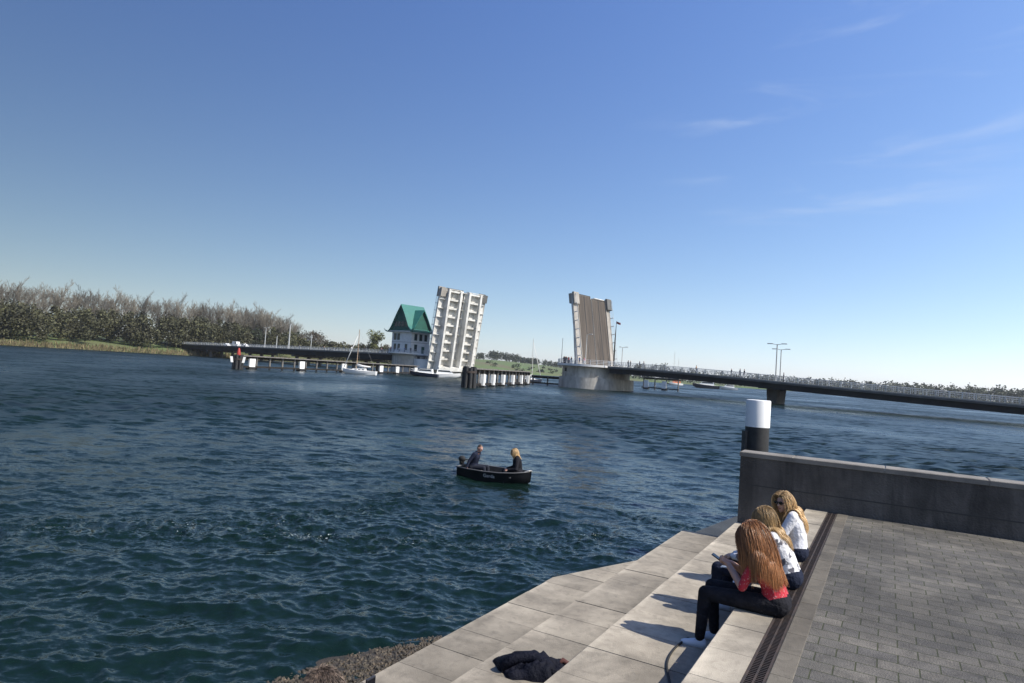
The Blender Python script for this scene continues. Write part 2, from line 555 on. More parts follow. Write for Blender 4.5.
    # white flecks in the wake: sun glints painted into the base colour
    a = t.nodes.new('ShaderNodeAttribute'); a.attribute_name = 'wake_glint'
    fn = t.nodes.new('ShaderNodeTexNoise')
    fn.inputs['Scale'].default_value = 24; fn.inputs['Detail'].default_value = 5; fn.inputs['Roughness'].default_value = .6
    t.links.new(gm.outputs['Position'], fn.inputs['Vector'])
    mu = t.nodes.new('ShaderNodeMath'); mu.operation = 'MULTIPLY'
    t.links.new(a.outputs['Fac'], mu.inputs[0]); t.links.new(fn.outputs['Fac'], mu.inputs[1])
    mr = t.nodes.new('ShaderNodeMapRange')
    mr.inputs['From Min'].default_value = .585; mr.inputs['From Max'].default_value = .645
    t.links.new(mu.outputs[0], mr.inputs['Value'])
    mxn = t.nodes.new('ShaderNodeMix'); mxn.data_type = 'RGBA'
    mxn.inputs['A'].default_value = (.004, .0125, .0095, 1)
    mxn.inputs['B'].default_value = (.62, .68, .68, 1)
    t.links.new(mr.outputs['Result'], mxn.inputs['Factor'])
    t.links.new(mxn.outputs['Result'], b.inputs['Base Color'])
    me.materials.append(m)
    o = bpy.data.objects.new('water', me)
    COL.objects.link(o)
    tag(o, 'choppy dark blue green harbour water', None, None, 'structure')
build_water()

# ------------------------------------------------------------------ far banks
US = [-400, -100, 0, 100, 200, 300, 390, 440, 480, 545, 600, 700, 800, 1024, 1400]
DS = [300, 320, 335, 350, 365, 372, 400, 470, 560, 700, 780, 900, 980, 900, 700]
def bearing(u): return math.atan((u - 512) / 650.0)
TH = [bearing(u) for u in US]
def shore(th): return float(np.interp(th, TH, DS))
def ground_z(th, r):
    d = shore(th)
    e = r - d
    z = -.4 + 1.6 * min(1, max(0, e / 14))
    hill = math.exp(-((th - bearing(505)) / .16) ** 2) * 17 * (1 - math.exp(-max(0, e) / 380))
    left = math.exp(-((th - bearing(190)) / .35) ** 2) * 7 * (1 - math.exp(-max(0, e) / 60))
    right = 6 * (1 - math.exp(-max(0, e) / 700))
    return z + hill + left + right
def polar(u, r):
    th = bearing(u)
    return (r * math.sin(th), r * math.cos(th), ground_z(th, r))
def build_bank():
    mb = MB()
    ths = np.linspace(bearing(-500), bearing(1500), 150)
    es = [-20, 0, 3, 8, 14, 30, 60, 100, 160, 240, 340, 480, 700, 1000, 1500, 2500, 4500]
    vs = []; fs = []
    for th in ths:
        d = shore(th)
        for e in es:
            r = d + e
            z = ground_z(th, r) if e > -1 else -2
            vs.append((r * math.sin(th), r * math.cos(th), z + (noise.noise((r * .02, th * 30, 0)) * .4 if e > 10 else 0)))
    m = len(es)
    for i in range(len(ths) - 1):
        for j in range(m - 1):
            a = i * m + j
            fs.append((a, a + 1, a + m + 1, a + m))
    mb.add(vs, [f[::-1] for f in fs])
    o = mb.build('far_bank', 'field', None, True)
    tag(o, None, None, None, 'structure')
build_bank()

# ------------------------------------------------------------------ trees
def rand_unit(r):
    while True:
        v = Vector((r.uniform(-1, 1), r.uniform(-1, 1), r.uniform(-1, 1)))
        if .05 < v.length < 1: return v.normalized()
def leaf_quad(mb, p, s, r):
    n = rand_unit(r); u = n.orthogonal().normalized(); v = n.cross(u)
    a = r.uniform(.6, 1.3)
    mb.ct = r.uniform(.55, 1.4)
    k = r.uniform(.5, .9)
    mb.add([p - u * s * a, p - v * s * k, p + u * s * a, p + v * s * k], [(0, 1, 2, 3)])
def bare_tree(seed, H=22.0):
    r = random.Random(seed)
    tr = MB(); tw = MB()
    def grow(p, d, L, rad, lev):
        segs = 3
        pts = [p]; q = p; dd = d
        for i in range(segs):
            dd = (dd + rand_unit(r) * (.10 if lev == 0 else .2) + Vector((0, 0, .06))).normalized()
            q = q + dd * L / segs
            pts.append(q)
        rs = [rad * (1 - .5 * i / segs) for i in range(segs + 1)]
        (tr if lev < 2 else tw).tube(pts, rs, 6 if lev < 1 else (4 if lev < 3 else 3), cap=False)
        if lev >= 4: return
        n = (11, 6, 5, 4)[lev]
        for i in range(n):
            f = r.uniform(.35, 1.0) if lev == 0 else r.uniform(.25, 1)
            k = min(segs - 1, int(f * segs)); ff = f * segs - k
            b = pts[k].lerp(pts[k + 1], ff)
            side = rand_unit(r); side = (side - dd * side.dot(dd)).normalized()
            nd = (dd * r.uniform(.9, 1.4) + side * r.uniform(.45, .8) + Vector((0, 0, .25))).normalized()
            grow(b, nd, L * (r.uniform(.72, .95) * (1.25 - .45 * f) if lev == 0 else r.uniform(.42, .58)), max(.04, rad * .45), lev + 1)
    grow(Vector((0, 0, -.5)), Vector((0, 0, 1)), H * .52, H * .013, 0)
    return tr, tw
def leafy_tree(seed, H, W, leaf, trunk_h=.25, n=900, ls=.35, lobes=9):
    r = random.Random(seed)
    tr = MB(); cr = MB()
    tr.tube([(0, 0, -.5), (.1, 0, H * trunk_h), (.0, .15, H * .7)], [H * .02, H * .015, H * .005], 7)
    L = []
    for i in range(lobes):
        a = r.uniform(0, 6.28); rr = W * .5 * r.uniform(.15, .75)
        z = H * r.uniform(trunk_h + .08, .9)
        k = 1 - .5 * abs(z / H - .55)
        L.append((Vector((rr * k * math.cos(a), rr * k * math.sin(a), z)), W * r.uniform(.16, .3)))
        tr.tube([(0, 0, z * .6), tuple(L[-1][0])], [H * .008, H * .002], 5)
    for i in range(n):
        c, R_ = r.choice(L)
        v = rand_unit(r) * R_ * r.uniform(.45, 1.08)
        v.z *= .85
        leaf_quad(cr, c + v, ls * r.uniform(.7, 1.4), r)
    return tr, cr
def wood_mass(name, spots, leafmat, label):
    mb = MB()
    r = random.Random(5)
    for (x, y, z, H, W, n, ls) in spots:
        lob = [(Vector((r.uniform(-.3, .3) * W, r.uniform(-.3, .3) * W, H * r.uniform(.2, .8))), W * r.uniform(.22, .4)) for _ in range(6)]
        lob.append((Vector((0, 0, H * .85)), W * .2))
        base = Vector((x, y, z - .5))
        tone = r.uniform(.7, 1.25)
        for i in range(n):
            c, R_ = r.choice(lob)
            v = rand_unit(r) * R_ * r.uniform(.3, 1.05)
            leaf_quad(mb, base + c + v, ls * r.uniform(.7, 1.4), r)
            for q in range(4): mb.tone[-1 - q] *= tone
    o = mb.build(name, leafmat)
    tag(o, label, None, None, 'stuff')
    return o

# left wood: understorey mass, then tall bare trees behind it
sp = []
r_ = random.Random(21)
for i in range(190):
    u = r_.uniform(-60, 318); d = shore(bearing(u)) + r_.uniform(10, 60)
    x, y, z = polar(u, d)
    top = np.interp(u, [-60, 225, 290, 300, 318], [17, 17, 15, 12, 9])
    sp.append((x, y, z, top * r_.uniform(.72, 1.08), 11 * r_.uniform(.6, 1.3), 460, .5))
wood_mass('undergrowth', sp, 'leaf_olive', 'olive green spring thicket filling the slope behind the left end of the bridge')
protos = []
for k in range(5):
    tr, tw = bare_tree(40 + k, 21)
    t = thing('bare_tree', 'tall leafless tree in the row rising above the thicket on the left bank', 'tree', group='bare trees above the thicket')
    tr.build('trunk', 'bark_pale', t); tw.build('crown', 'twig', t)
    protos.append(t)
ul = [-40, -26, -12, 3, 18, 32, 46, 58, 70, 83, 96, 108, 120, 133, 146, 158, 170, 181, 192, 202, 212, 219, 226, 234, 241, 248, 254, 260, 266, 272, 277, 282, 287, 291]
for i, u in enumerate(ul):
    d = shore(bearing(u)) + 44 + (i * 37 % 23)
    x, y, z = polar(u, d)
    sc_ = (1.19 - .25 * max(0, (u - 262) / 30)) * (.94 + .13 * ((i * 7) % 5) / 5)
    p = protos[i % 5]
    if i < 5:
        p.location = (x, y, z); p.rotation_euler.z = i * 1.3; p.scale = (sc_,) * 3
    else:
        dup(p, (x, y, z), i * 1.7, None, sc_)
# dark conifers among them
tr, cr = leafy_tree(77, 15, 6, 'leaf_dark', .1, 700, .4, 10)
con = thing('dark_tree', 'dark evergreen between the bare trees and the thicket', 'tree', group='dark evergreens in the left wood')
tr.build('trunk', 'bark', con); cr.build('crown', 'leaf_dark', con)
for i, u in enumerate((236, 250, 258, 263, 287, 296)):
    d = shore(bearing(u)) + 40
    x, y, z = polar(u, d)
    if i == 0: con.location = (x, y, z)
    else: dup(con, (x, y, z), i * 1.1, None, .9 + .1 * (i % 3))
# rounded bare-ish trees further right
tr, cr = leafy_tree(81, 15, 11, 'leaf', .2, 1000, .34, 16)
M['leaf_bud'] = mat('leaf_bud', (.10, .082, .055), .9, (.065, .055, .038), .3, 3, attr='tone')
bt = thing('budding_tree', 'brownish budding tree of the clump right of the left wood', 'tree', group='budding trees beside the left wood')
tr.build('trunk', 'bark', bt); cr.build('crown', 'leaf_bud', bt)
for i, (u, s_) in enumerate(((302, .85), (308, 1.0), (314, 1.02), (320, .92), (325, .75), (331, .5))):
    x, y, z = polar(u, shore(bearing(u)) + 30 + 8 * (i % 2))
    if i == 0: bt.location = (x, y, z); bt.scale = (s_,) * 3
    else: dup(bt, (x, y, z), i * 1.9, None, s_)
tr, cr = leafy_tree(90, 20, 12, 'leaf', .2, 2400, .42, 16)
lt = thing('spring_tree', 'yellowish green round tree standing alone left of the bridge house', 'tree', polar(375, 425))
tr.build('trunk', 'bark', lt); cr.build('crown', 'leaf_spring', lt)
tr, cr = leafy_tree(91, 11, 10, 'leaf', .2, 900, .36, 10)
lt2 = thing('small_tree', 'low brownish tree between the round spring tree and the bridge house', 'tree', polar(387, 430))
tr.build('trunk', 'bark', lt2); cr.build('crown', 'leaf_bud', lt2)
sp = []
for i in range(70):
    u = r_.uniform(322, 400); d = shore(bearing(u)) + r_.uniform(12, 50)
    x, y, z = polar(u, d)
    sp.append((x, y, z, r_.uniform(7, 11), r_.uniform(8, 12), 170, .6))
wood_mass('shrubbery', sp, 'leaf_olive', 'low brown green shrubs along the shore left of the bridge house')
# hill with trees on its crest
sp = []
for i in range(190):
    u = r_.uniform(430, 610); d = shore(bearing(u)) + r_.uniform(430, 560)
    x, y, z = polar(u, d)
    tall = 1.5 if 488 < u < 520 else 1.0
    sp.append((x, y, z, r_.uniform(7, 11) * tall, r_.uniform(10, 16), 110, 1.0))
wood_mass('hilltop_wood', sp, 'leaf_dark', 'dark row of trees along the crest of the green hill')
sp = []
for i in range(26):
    u = r_.uniform(485, 610); d = shore(bearing(u)) + r_.uniform(20, 160)
    x, y, z = polar(u, d)
    sp.append((x, y, z, r_.uniform(2.5, 5), r_.uniform(5, 9), 60, .7))
wood_mass('hedge_shrubs', sp, 'leaf_dark', 'scattered bushes on the green hillside between the raised bridge leaves')
sp = []
for i in range(420):
    u = r_.uniform(585, 1100); d = shore(bearing(u)) + r_.uniform(15, 420)
    x, y, z = polar(u, d)
    sp.append((x, y, z, r_.uniform(13, 23) * (1.3 if 655 < u < 672 else 1), r_.uniform(14, 24), 100, 1.3))
wood_mass('distant_wood', sp, 'leaf_far', 'hazy belt of woods along the far shore on the right')

# reeds along the left shore
mb = MB()
for i in range(5200):
    u = r_.uniform(-260, 470); th = bearing(u); d = shore(th) + r_.uniform(-1.5, 9)
    x, y, z = d * math.sin(th), d * math.cos(th), ground_z(th, d) - .3
    hh = r_.uniform(1.0, 2.3); wd = r_.uniform(.15, .5); a = r_.uniform(0, 3.14)
    mb.ct = r_.uniform(.6, 1.35)
    lx, ly = r_.uniform(-.4, .4), r_.uniform(-.4, .4)
    mb.add([(x - wd * math.cos(a), y - wd * math.sin(a), z), (x + wd * math.cos(a), y + wd * math.sin(a), z), (x + lx + wd * .3, y + ly, z + hh), (x + lx - wd * .3, y + ly, z + hh * .9)], [(0, 1, 2, 3)])
M['reed'] = mat('reed', (.20, .165, .085), .9, (.12, .10, .05), .3, 3, attr='tone')
tag(mb.build('reeds', 'reed'), 'tan belt of dry reeds along the left shore', None, None, 'stuff')

# ------------------------------------------------------------------ the quay steps (local x = along the steps, y = towards the water)
QA = R(90 - 30.2)
QC, QS = math.cos(QA), math.sin(QA)
def Q(s, t, z=0): return (s * QC - t * QS, s * QS + t * QC, z)
T3, T2, T1, T0 = 1.243, 2.475, 3.487, 4.61
D1, D0 = .877, .715
Z3, Z2, Z1, Z0 = 1.40, .94, .61, .28
SE = 13.36
root = thing('quay_steps', 'pale stone seating steps going down to the water', 'steps', (0, 0, 0), QA)
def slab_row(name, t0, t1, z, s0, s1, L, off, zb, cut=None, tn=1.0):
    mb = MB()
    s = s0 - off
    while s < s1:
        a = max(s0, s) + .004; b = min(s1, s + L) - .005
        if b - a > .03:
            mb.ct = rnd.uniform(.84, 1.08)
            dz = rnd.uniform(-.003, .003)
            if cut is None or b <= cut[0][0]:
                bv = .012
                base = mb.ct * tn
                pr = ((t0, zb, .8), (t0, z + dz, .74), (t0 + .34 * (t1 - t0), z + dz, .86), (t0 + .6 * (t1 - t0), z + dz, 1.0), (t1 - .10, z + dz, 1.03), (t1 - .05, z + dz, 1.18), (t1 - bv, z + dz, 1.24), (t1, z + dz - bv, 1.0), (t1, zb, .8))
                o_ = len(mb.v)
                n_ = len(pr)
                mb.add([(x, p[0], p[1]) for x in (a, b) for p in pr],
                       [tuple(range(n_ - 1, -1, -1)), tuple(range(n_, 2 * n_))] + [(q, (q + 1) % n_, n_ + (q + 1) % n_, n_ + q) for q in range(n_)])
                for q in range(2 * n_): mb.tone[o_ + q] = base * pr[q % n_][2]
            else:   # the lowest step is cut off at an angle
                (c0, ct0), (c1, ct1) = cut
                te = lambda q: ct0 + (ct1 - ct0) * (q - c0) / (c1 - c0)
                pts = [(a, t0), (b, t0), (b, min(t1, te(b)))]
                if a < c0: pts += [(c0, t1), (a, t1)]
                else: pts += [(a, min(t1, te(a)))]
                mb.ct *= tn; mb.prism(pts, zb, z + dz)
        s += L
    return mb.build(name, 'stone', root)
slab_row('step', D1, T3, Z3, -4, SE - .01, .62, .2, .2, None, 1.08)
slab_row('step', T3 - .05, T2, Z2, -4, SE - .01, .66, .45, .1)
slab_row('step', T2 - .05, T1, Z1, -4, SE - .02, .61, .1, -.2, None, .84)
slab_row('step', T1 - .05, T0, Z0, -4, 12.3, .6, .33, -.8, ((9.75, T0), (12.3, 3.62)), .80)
mb = MB()
mb.box(-4, SE - .03, D1 + .01, T3 - .02, -.9, Z3 - .02)
mb.box(-4, SE - .03, T3 - .02, T2 - .02, -.9, Z2 - .02)
mb.box(-4, SE - .03, T2 - .02, T1 - .02, -.9, Z1 - .02)
mb.box(-4, 9.7, T1 - .02, T0 - .02, -.9, Z0 - .02)
mb.build('foundation', 'stone_under', root)

# drain with iron grating
dr = thing('drain_channel', 'narrow rusty iron drain grating along the top step', 'drain', (0, 0, 0), QA)
mb = MB()
mb.box(-4, SE - .02, D0 + .001, D1 - .001, Z3 - .16, Z3 - .05)
mb.build('channel', 'black_pile', dr)
mb = MB()
for (a, b) in ((D0 + .003, D0 + .021), (D1 - .021, D1 - .003), ((D0 + D1) / 2 - .007, (D0 + D1) / 2 + .007)):
    mb.box(-4, SE - .03, a, b, Z3 - .05, Z3 - .004)
s = -3.9
while s < SE - .1:
    mb.box(s, s + .012, D0 + .021, D1 - .021, Z3 - .04, Z3 - .007)
    s += .034 if s > 2 else .1
mb.build('grate', 'iron', dr)

# paving of the terrace
def paving_material():
    m = mat('paving', (.15, .14, .125), .9, (.10, .095, .085), 2.5, 7, bump=.4, bscale=70)
    t = m.node_tree
    b = t.nodes['Principled BSDF']
    src = b.inputs['Base Color'].links[0].from_socket
    bt_ = t.nodes.new('ShaderNodeTexBrick')
    bt_.inputs['Scale'].default_value = 1
    bt_.inputs['Brick Width'].default_value = .30
    bt_.inputs['Row Height'].default_value = .20
    bt_.inputs['Mortar Size'].default_value = .006
    bt_.inputs['Color1'].default_value = (.75, .75, .75, 1)
    bt_.inputs['Color2'].default_value = (1.15, 1.12, 1.05, 1)
    bt_.inputs['Mortar'].default_value = (.35, .42, .2, 1)
    tc_ = t.nodes.new('ShaderNodeTexCoord')
    mp2 = t.nodes.new('ShaderNodeMapping'); mp2.inputs['Rotation'].default_value = (0, 0, R(90))
    t.links.new(tc_.outputs['Object'], mp2.inputs['Vector'])
    t.links.new(mp2.outputs[0], bt_.inputs['Vector'])
    mx_ = t.nodes.new('ShaderNodeMix'); mx_.data_type = 'RGBA'; mx_.blend_type = 'MULTIPLY'
    mx_.inputs['Factor'].default_value = 1
    t.links.new(src, mx_.inputs['A']); t.links.new(bt_.outputs['Color'], mx_.inputs['B'])
    t.links.new(mx_.outputs['Result'], b.inputs['Base Color'])
    old = [n for n in t.nodes if n.type == 'BUMP'][0]
    bp = t.nodes.new('ShaderNodeBump'); bp.invert = True
    bp.inputs['Strength'].default_value = .7; bp.inputs['Distance'].default_value = .012
    t.links.new(bt_.outputs['Fac'], bp.inputs['Height'])
    t.links.new(old.outputs[0], bp.inputs['Normal'])
    t.links.new(bp.outputs[0], b.inputs['Normal'])
    return m
mb = MB()
mb.box(-6, SE - .02, -22, D0 - .001, -.9, Z3 - .003)
pvm = paving_material(); add_stains(pvm, .7, .4, .4, .6); add_stains(pvm, 6, .25, .38, .5)
o = mb.build('pavement', pvm)
o.rotation_euler.z = QA
tag(o, None, None, None, 'structure')
# stone border next to the drain
mb = MB()
s = -4.0
while s < SE - .1:
    e = min(s + .5, SE - .03)
    mb.ct = rnd.uniform(.30, .42)
    mb.box(s + .003, e - .003, D0 - .17, D0 - .004, Z3 - .1, Z3 + .002, .004)
    s += .5
o = mb.build('pavement_edging', 'stone')
o.rotation_euler.z = QA
tag(o, None, None, None, 'structure')

# wall at the end of the steps
M['coping_stone'] = mat('coping_stone', (.26, .24, .21), .9, (.16, .148, .13), 2, 8, bump=.3, bscale=50, attr='tone')
wl = thing('quay_wall', 'dark brown grey concrete wall closing the end of the steps', 'wall', (0, 0, 0), QA)
mb = MB()
ZW = 2.31
mb.box(SE, SE + .42, -24, T2 - .03, -1.2, ZW - .09, 0)
mb.build('wall_body', 'wall_concrete', wl)
mb = MB()
y = -24
while y < T2 - .05:
    e = min(y + 1.5, T2 - .01)
    mb.ct = rnd.uniform(.85, 1.0)
    mb.box(SE - .02, SE + .45, y + .003, e - .003, ZW - .09, ZW, .012)
    y += 1.5
mb.build('coping', 'coping_stone', wl)
mb = MB()
mb.box(SE - .006, SE, -24, T2 - .2, Z3 + .28, Z3 + .30)
mb.build('joint', 'stone_under', wl)

# dark sloping slab beyond the steps
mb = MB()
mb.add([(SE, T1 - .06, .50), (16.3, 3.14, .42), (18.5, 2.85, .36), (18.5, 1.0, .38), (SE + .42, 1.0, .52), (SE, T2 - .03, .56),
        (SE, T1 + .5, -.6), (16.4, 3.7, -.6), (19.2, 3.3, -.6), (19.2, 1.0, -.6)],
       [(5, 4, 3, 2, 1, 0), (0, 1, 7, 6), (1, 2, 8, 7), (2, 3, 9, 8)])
o = mb.build('concrete_ramp', 'dark_concrete')
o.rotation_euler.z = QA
tag(o, 'dark concrete slope between the steps and the wall', 'ramp')

# rubble at the foot of the steps
mb = MB()
rr = random.Random(3)
for i in range(5600):
    s = rr.uniform(2.5, 8.3)
    wd = np.interp(s, [-1.5, 3, 5.15, 6.24, 7.4, 8.3], [2.6, 1.75, 1.3, 1.08, .6, .1])
    f = rr.uniform(0, 1)
    t = T0 - .05 + f * wd
    z = .10 - .15 * f
    k = rr.uniform(.010, .032)
    mb.ct = rr.uniform(.5, 1.7)
    rot = Euler((rr.uniform(0, 3), rr.uniform(0, 3), rr.uniform(0, 3))).to_matrix()
    mb.ell((s, t, z), (k * rr.uniform(.8, 1.5), k, k * rr.uniform(.5, .9)), rot, 6, 4)
o = mb.build('rubble', 'riprap')
o.rotation_euler.z = QA
tag(o, 'brown stones lying in the water along the lowest step', None, None, 'stuff')
mb = MB()
mb.add([(-2, T0 - .1, .1), (3, T0 - .1, .1), (6.3, T0 - .1, .1), (8.4, T0 - .1, .05), (8.7, T0 + .35, -.12), (6.3, T0 + 1.75, -.12), (3, T0 + 2.8, -.12), (-2, T0 + 3.6, -.12)],
       [(0, 1, 6, 7)[::1], (1, 2, 5, 6), (2, 3, 4, 5)])
o = mb.build('shore', 'riprap')
o.rotation_euler.z = QA
tag(o, None, None, None, 'structure')

# mooring pile behind the wall
bp_ = thing('mooring_pile', 'thick round mooring pile painted white above black behind the wall', 'mooring pile', (6.68, 17.4, 0))
mb = MB(); mb.lathe((0, 0, 0), [(.305, -1.5), (.305, 2.52)], 40); mb.build('lower_band', 'black_pile', bp_, 40)
mb = MB(); mb.lathe((0, 0, 0), [(.312, 2.52), (.312, 3.20), (.305, 3.23), (.28, 3.235)], 40); mb.build('upper_band', 'white_board', bp_, 40)
mb = MB(); mb.box(-.36, -.29, -.12, .12, -1, 2.40); mb.build('fender_strip', 'black_pile', bp_)

# ------------------------------------------------------------------ people
def rotY(a): return Matrix.Rotation(a, 3, 'Y')
def rotZ(a): return Matrix.Rotation(a, 3, 'Z')
V = Vector
def hand_caps(caps, wr, fdir, palm_n, curl, side, tagname='skin', fine=True, scale=1.0):
    """palm and five fingers; fdir = pointing direction, palm_n = palm normal, curl in radians per joint"""
    f = V(fdir).normalized(); n = V(palm_n); n = (n - f * n.dot(f)).normalized()
    a = f.cross(n) * side         # across the palm, towards the thumb
    wr = V(wr)
    k = scale
    if not fine:
        caps.append((wr, wr + f * .09 * k, .032 * k, .03 * k, tagname)); return
    for o in (-.026, -.009, .009, .026):
        caps.append((wr + a * o * .7 * k, wr + (f * .085 + a * o) * k, .014 * k, .0125 * k, tagname))
    for o, L in ((.029, .85), (.010, 1.0), (-.010, .94), (-.028, .74)):
        p = wr + (f * .088 + a * o) * k
        d = f.copy(); ang = curl * .6
        for j, l in enumerate((.042, .027, .021)):
            dd = (f * math.cos(ang) + n * math.sin(ang)).normalized()
            q = p + dd * l * L * k
            caps.append((p, q, .0092 * k, (.0088, .0084, .0076)[j] * k, tagname))
            p = q; ang += curl
    p = wr + (f * .022 + a * .03) * k
    q = p + (f * .032 + a * .026 + n * .014).normalized() * .042 * k
    caps.append((p, q, .0125 * k, .0105 * k, tagname))
    q2 = q + (f * .03 + n * .02 - a * .004).normalized() * .034 * k
    caps.append((q, q2, .0105 * k, .0085 * k, tagname))

def body_mesh(name, caps, ells, mats, root, voxel, smooth_it=5):
    """one continuous skin over all the volumes; faces take the material of the nearest volume"""
    mb = MB()
    for c in caps: mb.capsule(c[0], c[1], c[2], c[3], 12)
    for e in ells: mb.ell(e[0], e[1], e[2], 18, 12)
    me = bpy.data.meshes.new('tmp'); me.from_pydata(mb.v, [], mb.f); me.update()
    ob = bpy.data.objects.new('tmp', me); COL.objects.link(ob)
    md = ob.modifiers.new('r', 'REMESH'); md.mode = 'VOXEL'; md.voxel_size = voxel
    ms = ob.modifiers.new('s', 'SMOOTH'); ms.factor = .5; ms.iterations = smooth_it
    dg = bpy.context.evaluated_depsgraph_get(); dg.update()
    nm = bpy.data.meshes.new_from_object(ob.evaluated_get(dg))
    bpy.data.objects.remove(ob); bpy.data.meshes.remove(me)
    n = len(nm.polygons)
    C = np.empty(n * 3, dtype=np.float32); nm.polygons.foreach_get('center', C); C = C.reshape(-1, 3)
    best = np.full(n, 1e9); bi = np.zeros(n, dtype=np.int32)
    tags = list(mats.keys())
    for c in caps:
        a = np.array(c[0]); d = np.array(c[1]) - a
        L2 = max(1e-9, float(d @ d))
        t = np.clip(((C - a) @ d) / L2, 0, 1)
        dist = np.linalg.norm(C - a - t[:, None] * d, axis=1) - (c[2] + (c[3] - c[2]) * t)
        m_ = dist < best
        best[m_] = dist[m_]; bi[m_] = tags.index(c[4])
    for e in ells:
        rm = np.array(e[2]) if e[2] is not None else np.eye(3)
        loc = (C - np.array(e[0])) @ rm
        q = loc / np.array(e[1]); ln = np.linalg.norm(q, axis=1)
        dist = (ln - 1) * min(e[1])
        m_ = dist < best
        best[m_] = dist[m_]; bi[m_] = tags.index(e[3])
        if e[3] == 'skin' and len(e) > 4 and 'hair' in tags:     # scalp
            sc_ = m_ & ((loc[:, 2] > e[4] * e[1][2]) | (loc[:, 0] < -.1 * e[1][0])) & (loc[:, 2] > -.55 * e[1][2]) & ~((loc[:, 0] > .45 * e[1][0]) & (loc[:, 2] < .62 * e[1][2]))
            bi[sc_] = tags.index('hair')
    for t in tags: nm.materials.append(mats[t])
    nm.polygons.foreach_set('material_index', bi)
    nm.polygons.foreach_set('use_smooth', np.ones(n, dtype=bool))
    at = nm.attributes.new('tone', 'FLOAT', 'POINT')
    at.data.foreach_set('value', np.ones(len(nm.vertices), dtype=np.float32))
    nm.update()
    nm.name = name
    o = bpy.data.objects.new(name, nm); COL.objects.link(o); o.parent = root
    return o

def shoe(mb, heel, toe, h=.075, wd=.045):
    heel = V(heel); toe = V(toe)
    f = toe - heel; f.z = 0; L = f.length; f.normalize()
    s = V((-f.y, f.x, 0))
    prof = [(0, .55, .75), (.08, .85, 1.0), (.3, .9, 1.0), (.5, .9, .8), (.7, 1.0, .62), (.88, .85, .5), (1.0, .4, .36)]
    rings = []
    for (x, w_, hh) in prof:
        c = heel + f * L * x
        ring = []
        for k in range(10):
            a = 2 * math.pi * k / 10
            zz = max(0, math.sin(a)) * h * hh if math.sin(a) > 0 else 0
            ring.append(c + s * math.cos(a) * wd * w_ * (1 if math.sin(a) <= 0 else 1.05) + V((0, 0, zz)))
        rings.append(ring)
    vs = [p for r in rings for p in r]; fs = []
    for i in range(len(rings) - 1):
        for k in range(10):
            a = i * 10 + k; b = i * 10 + (k + 1) % 10
            fs.append((a, b, b + 10, a + 10))
    fs += [tuple(range(9, -1, -1)), tuple(range(len(vs) - 10, len(vs)))]
    mb.add(vs, fs)

def head_ells(caps, ells, c, face, up, k=1.0):
    """skull, jaw, nose, ears; face = forward vector"""
    f = V(face).normalized(); u = V(up); u = (u - f * u.dot(f)).normalized(); l = u.cross(f)
    rm = Matrix((f, l, u)).transposed()
    c = V(c)
    ells.append((c, V((.098, .077, .115)) * k, rm, 'skin', .25))
    ells.append((c + (f * .028 - u * .055) * k, V((.066, .055, .062)) * k, rm, 'skin'))
    caps.append((c + (f * .088 + u * .012) * k, c + (f * .112 - u * .022) * k, .009 * k, .014 * k, 'skin'))
    caps.append((c + (f * .080 - u * .062) * k, c + (f * .080 - u * .062 + l * .001) * k, .018 * k, .018 * k, 'lip' if False else 'skin'))
    caps.append((c + (f * .075 - u * .098) * k, c + (f * .07 - u * .1) * k, .018 * k, .018 * k, 'skin'))
    for sgn in (1, -1):
        ells.append((c + (l * .078 * sgn - f * .005 - u * .01) * k, V((.018, .010, .030)) * k, rm, 'skin'))
    return rm
def face_parts(c, rm, root, k=1.0, glasses=False):
    c = V(c)
    L = lambda x, y, z: c + rm @ (V((x, y, z)) * k)
    for s in (1, -1):
        mb = MB(); mb.ell(L(.083, .030 * s, .012), (.014 * k,) * 3, rm, 8, 6)
        e = mb.build('eye', 'white_board', root, True)
        mb = MB(); mb.ell(L(.0935, .030 * s, .012), (.0055 * k,) * 3, rm, 8, 6)
        mb.build('iris', 'lens', e, True)
    mb = MB()
    mb.tube([L(.094, .022, -.060), L(.0985, .008, -.058), L(.0985, -.008, -.058), L(.094, -.022, -.060)], [.003, .006, .006, .003], 6)
    mb.build('mouth', cloth((.36, .13, .11)), root, True)

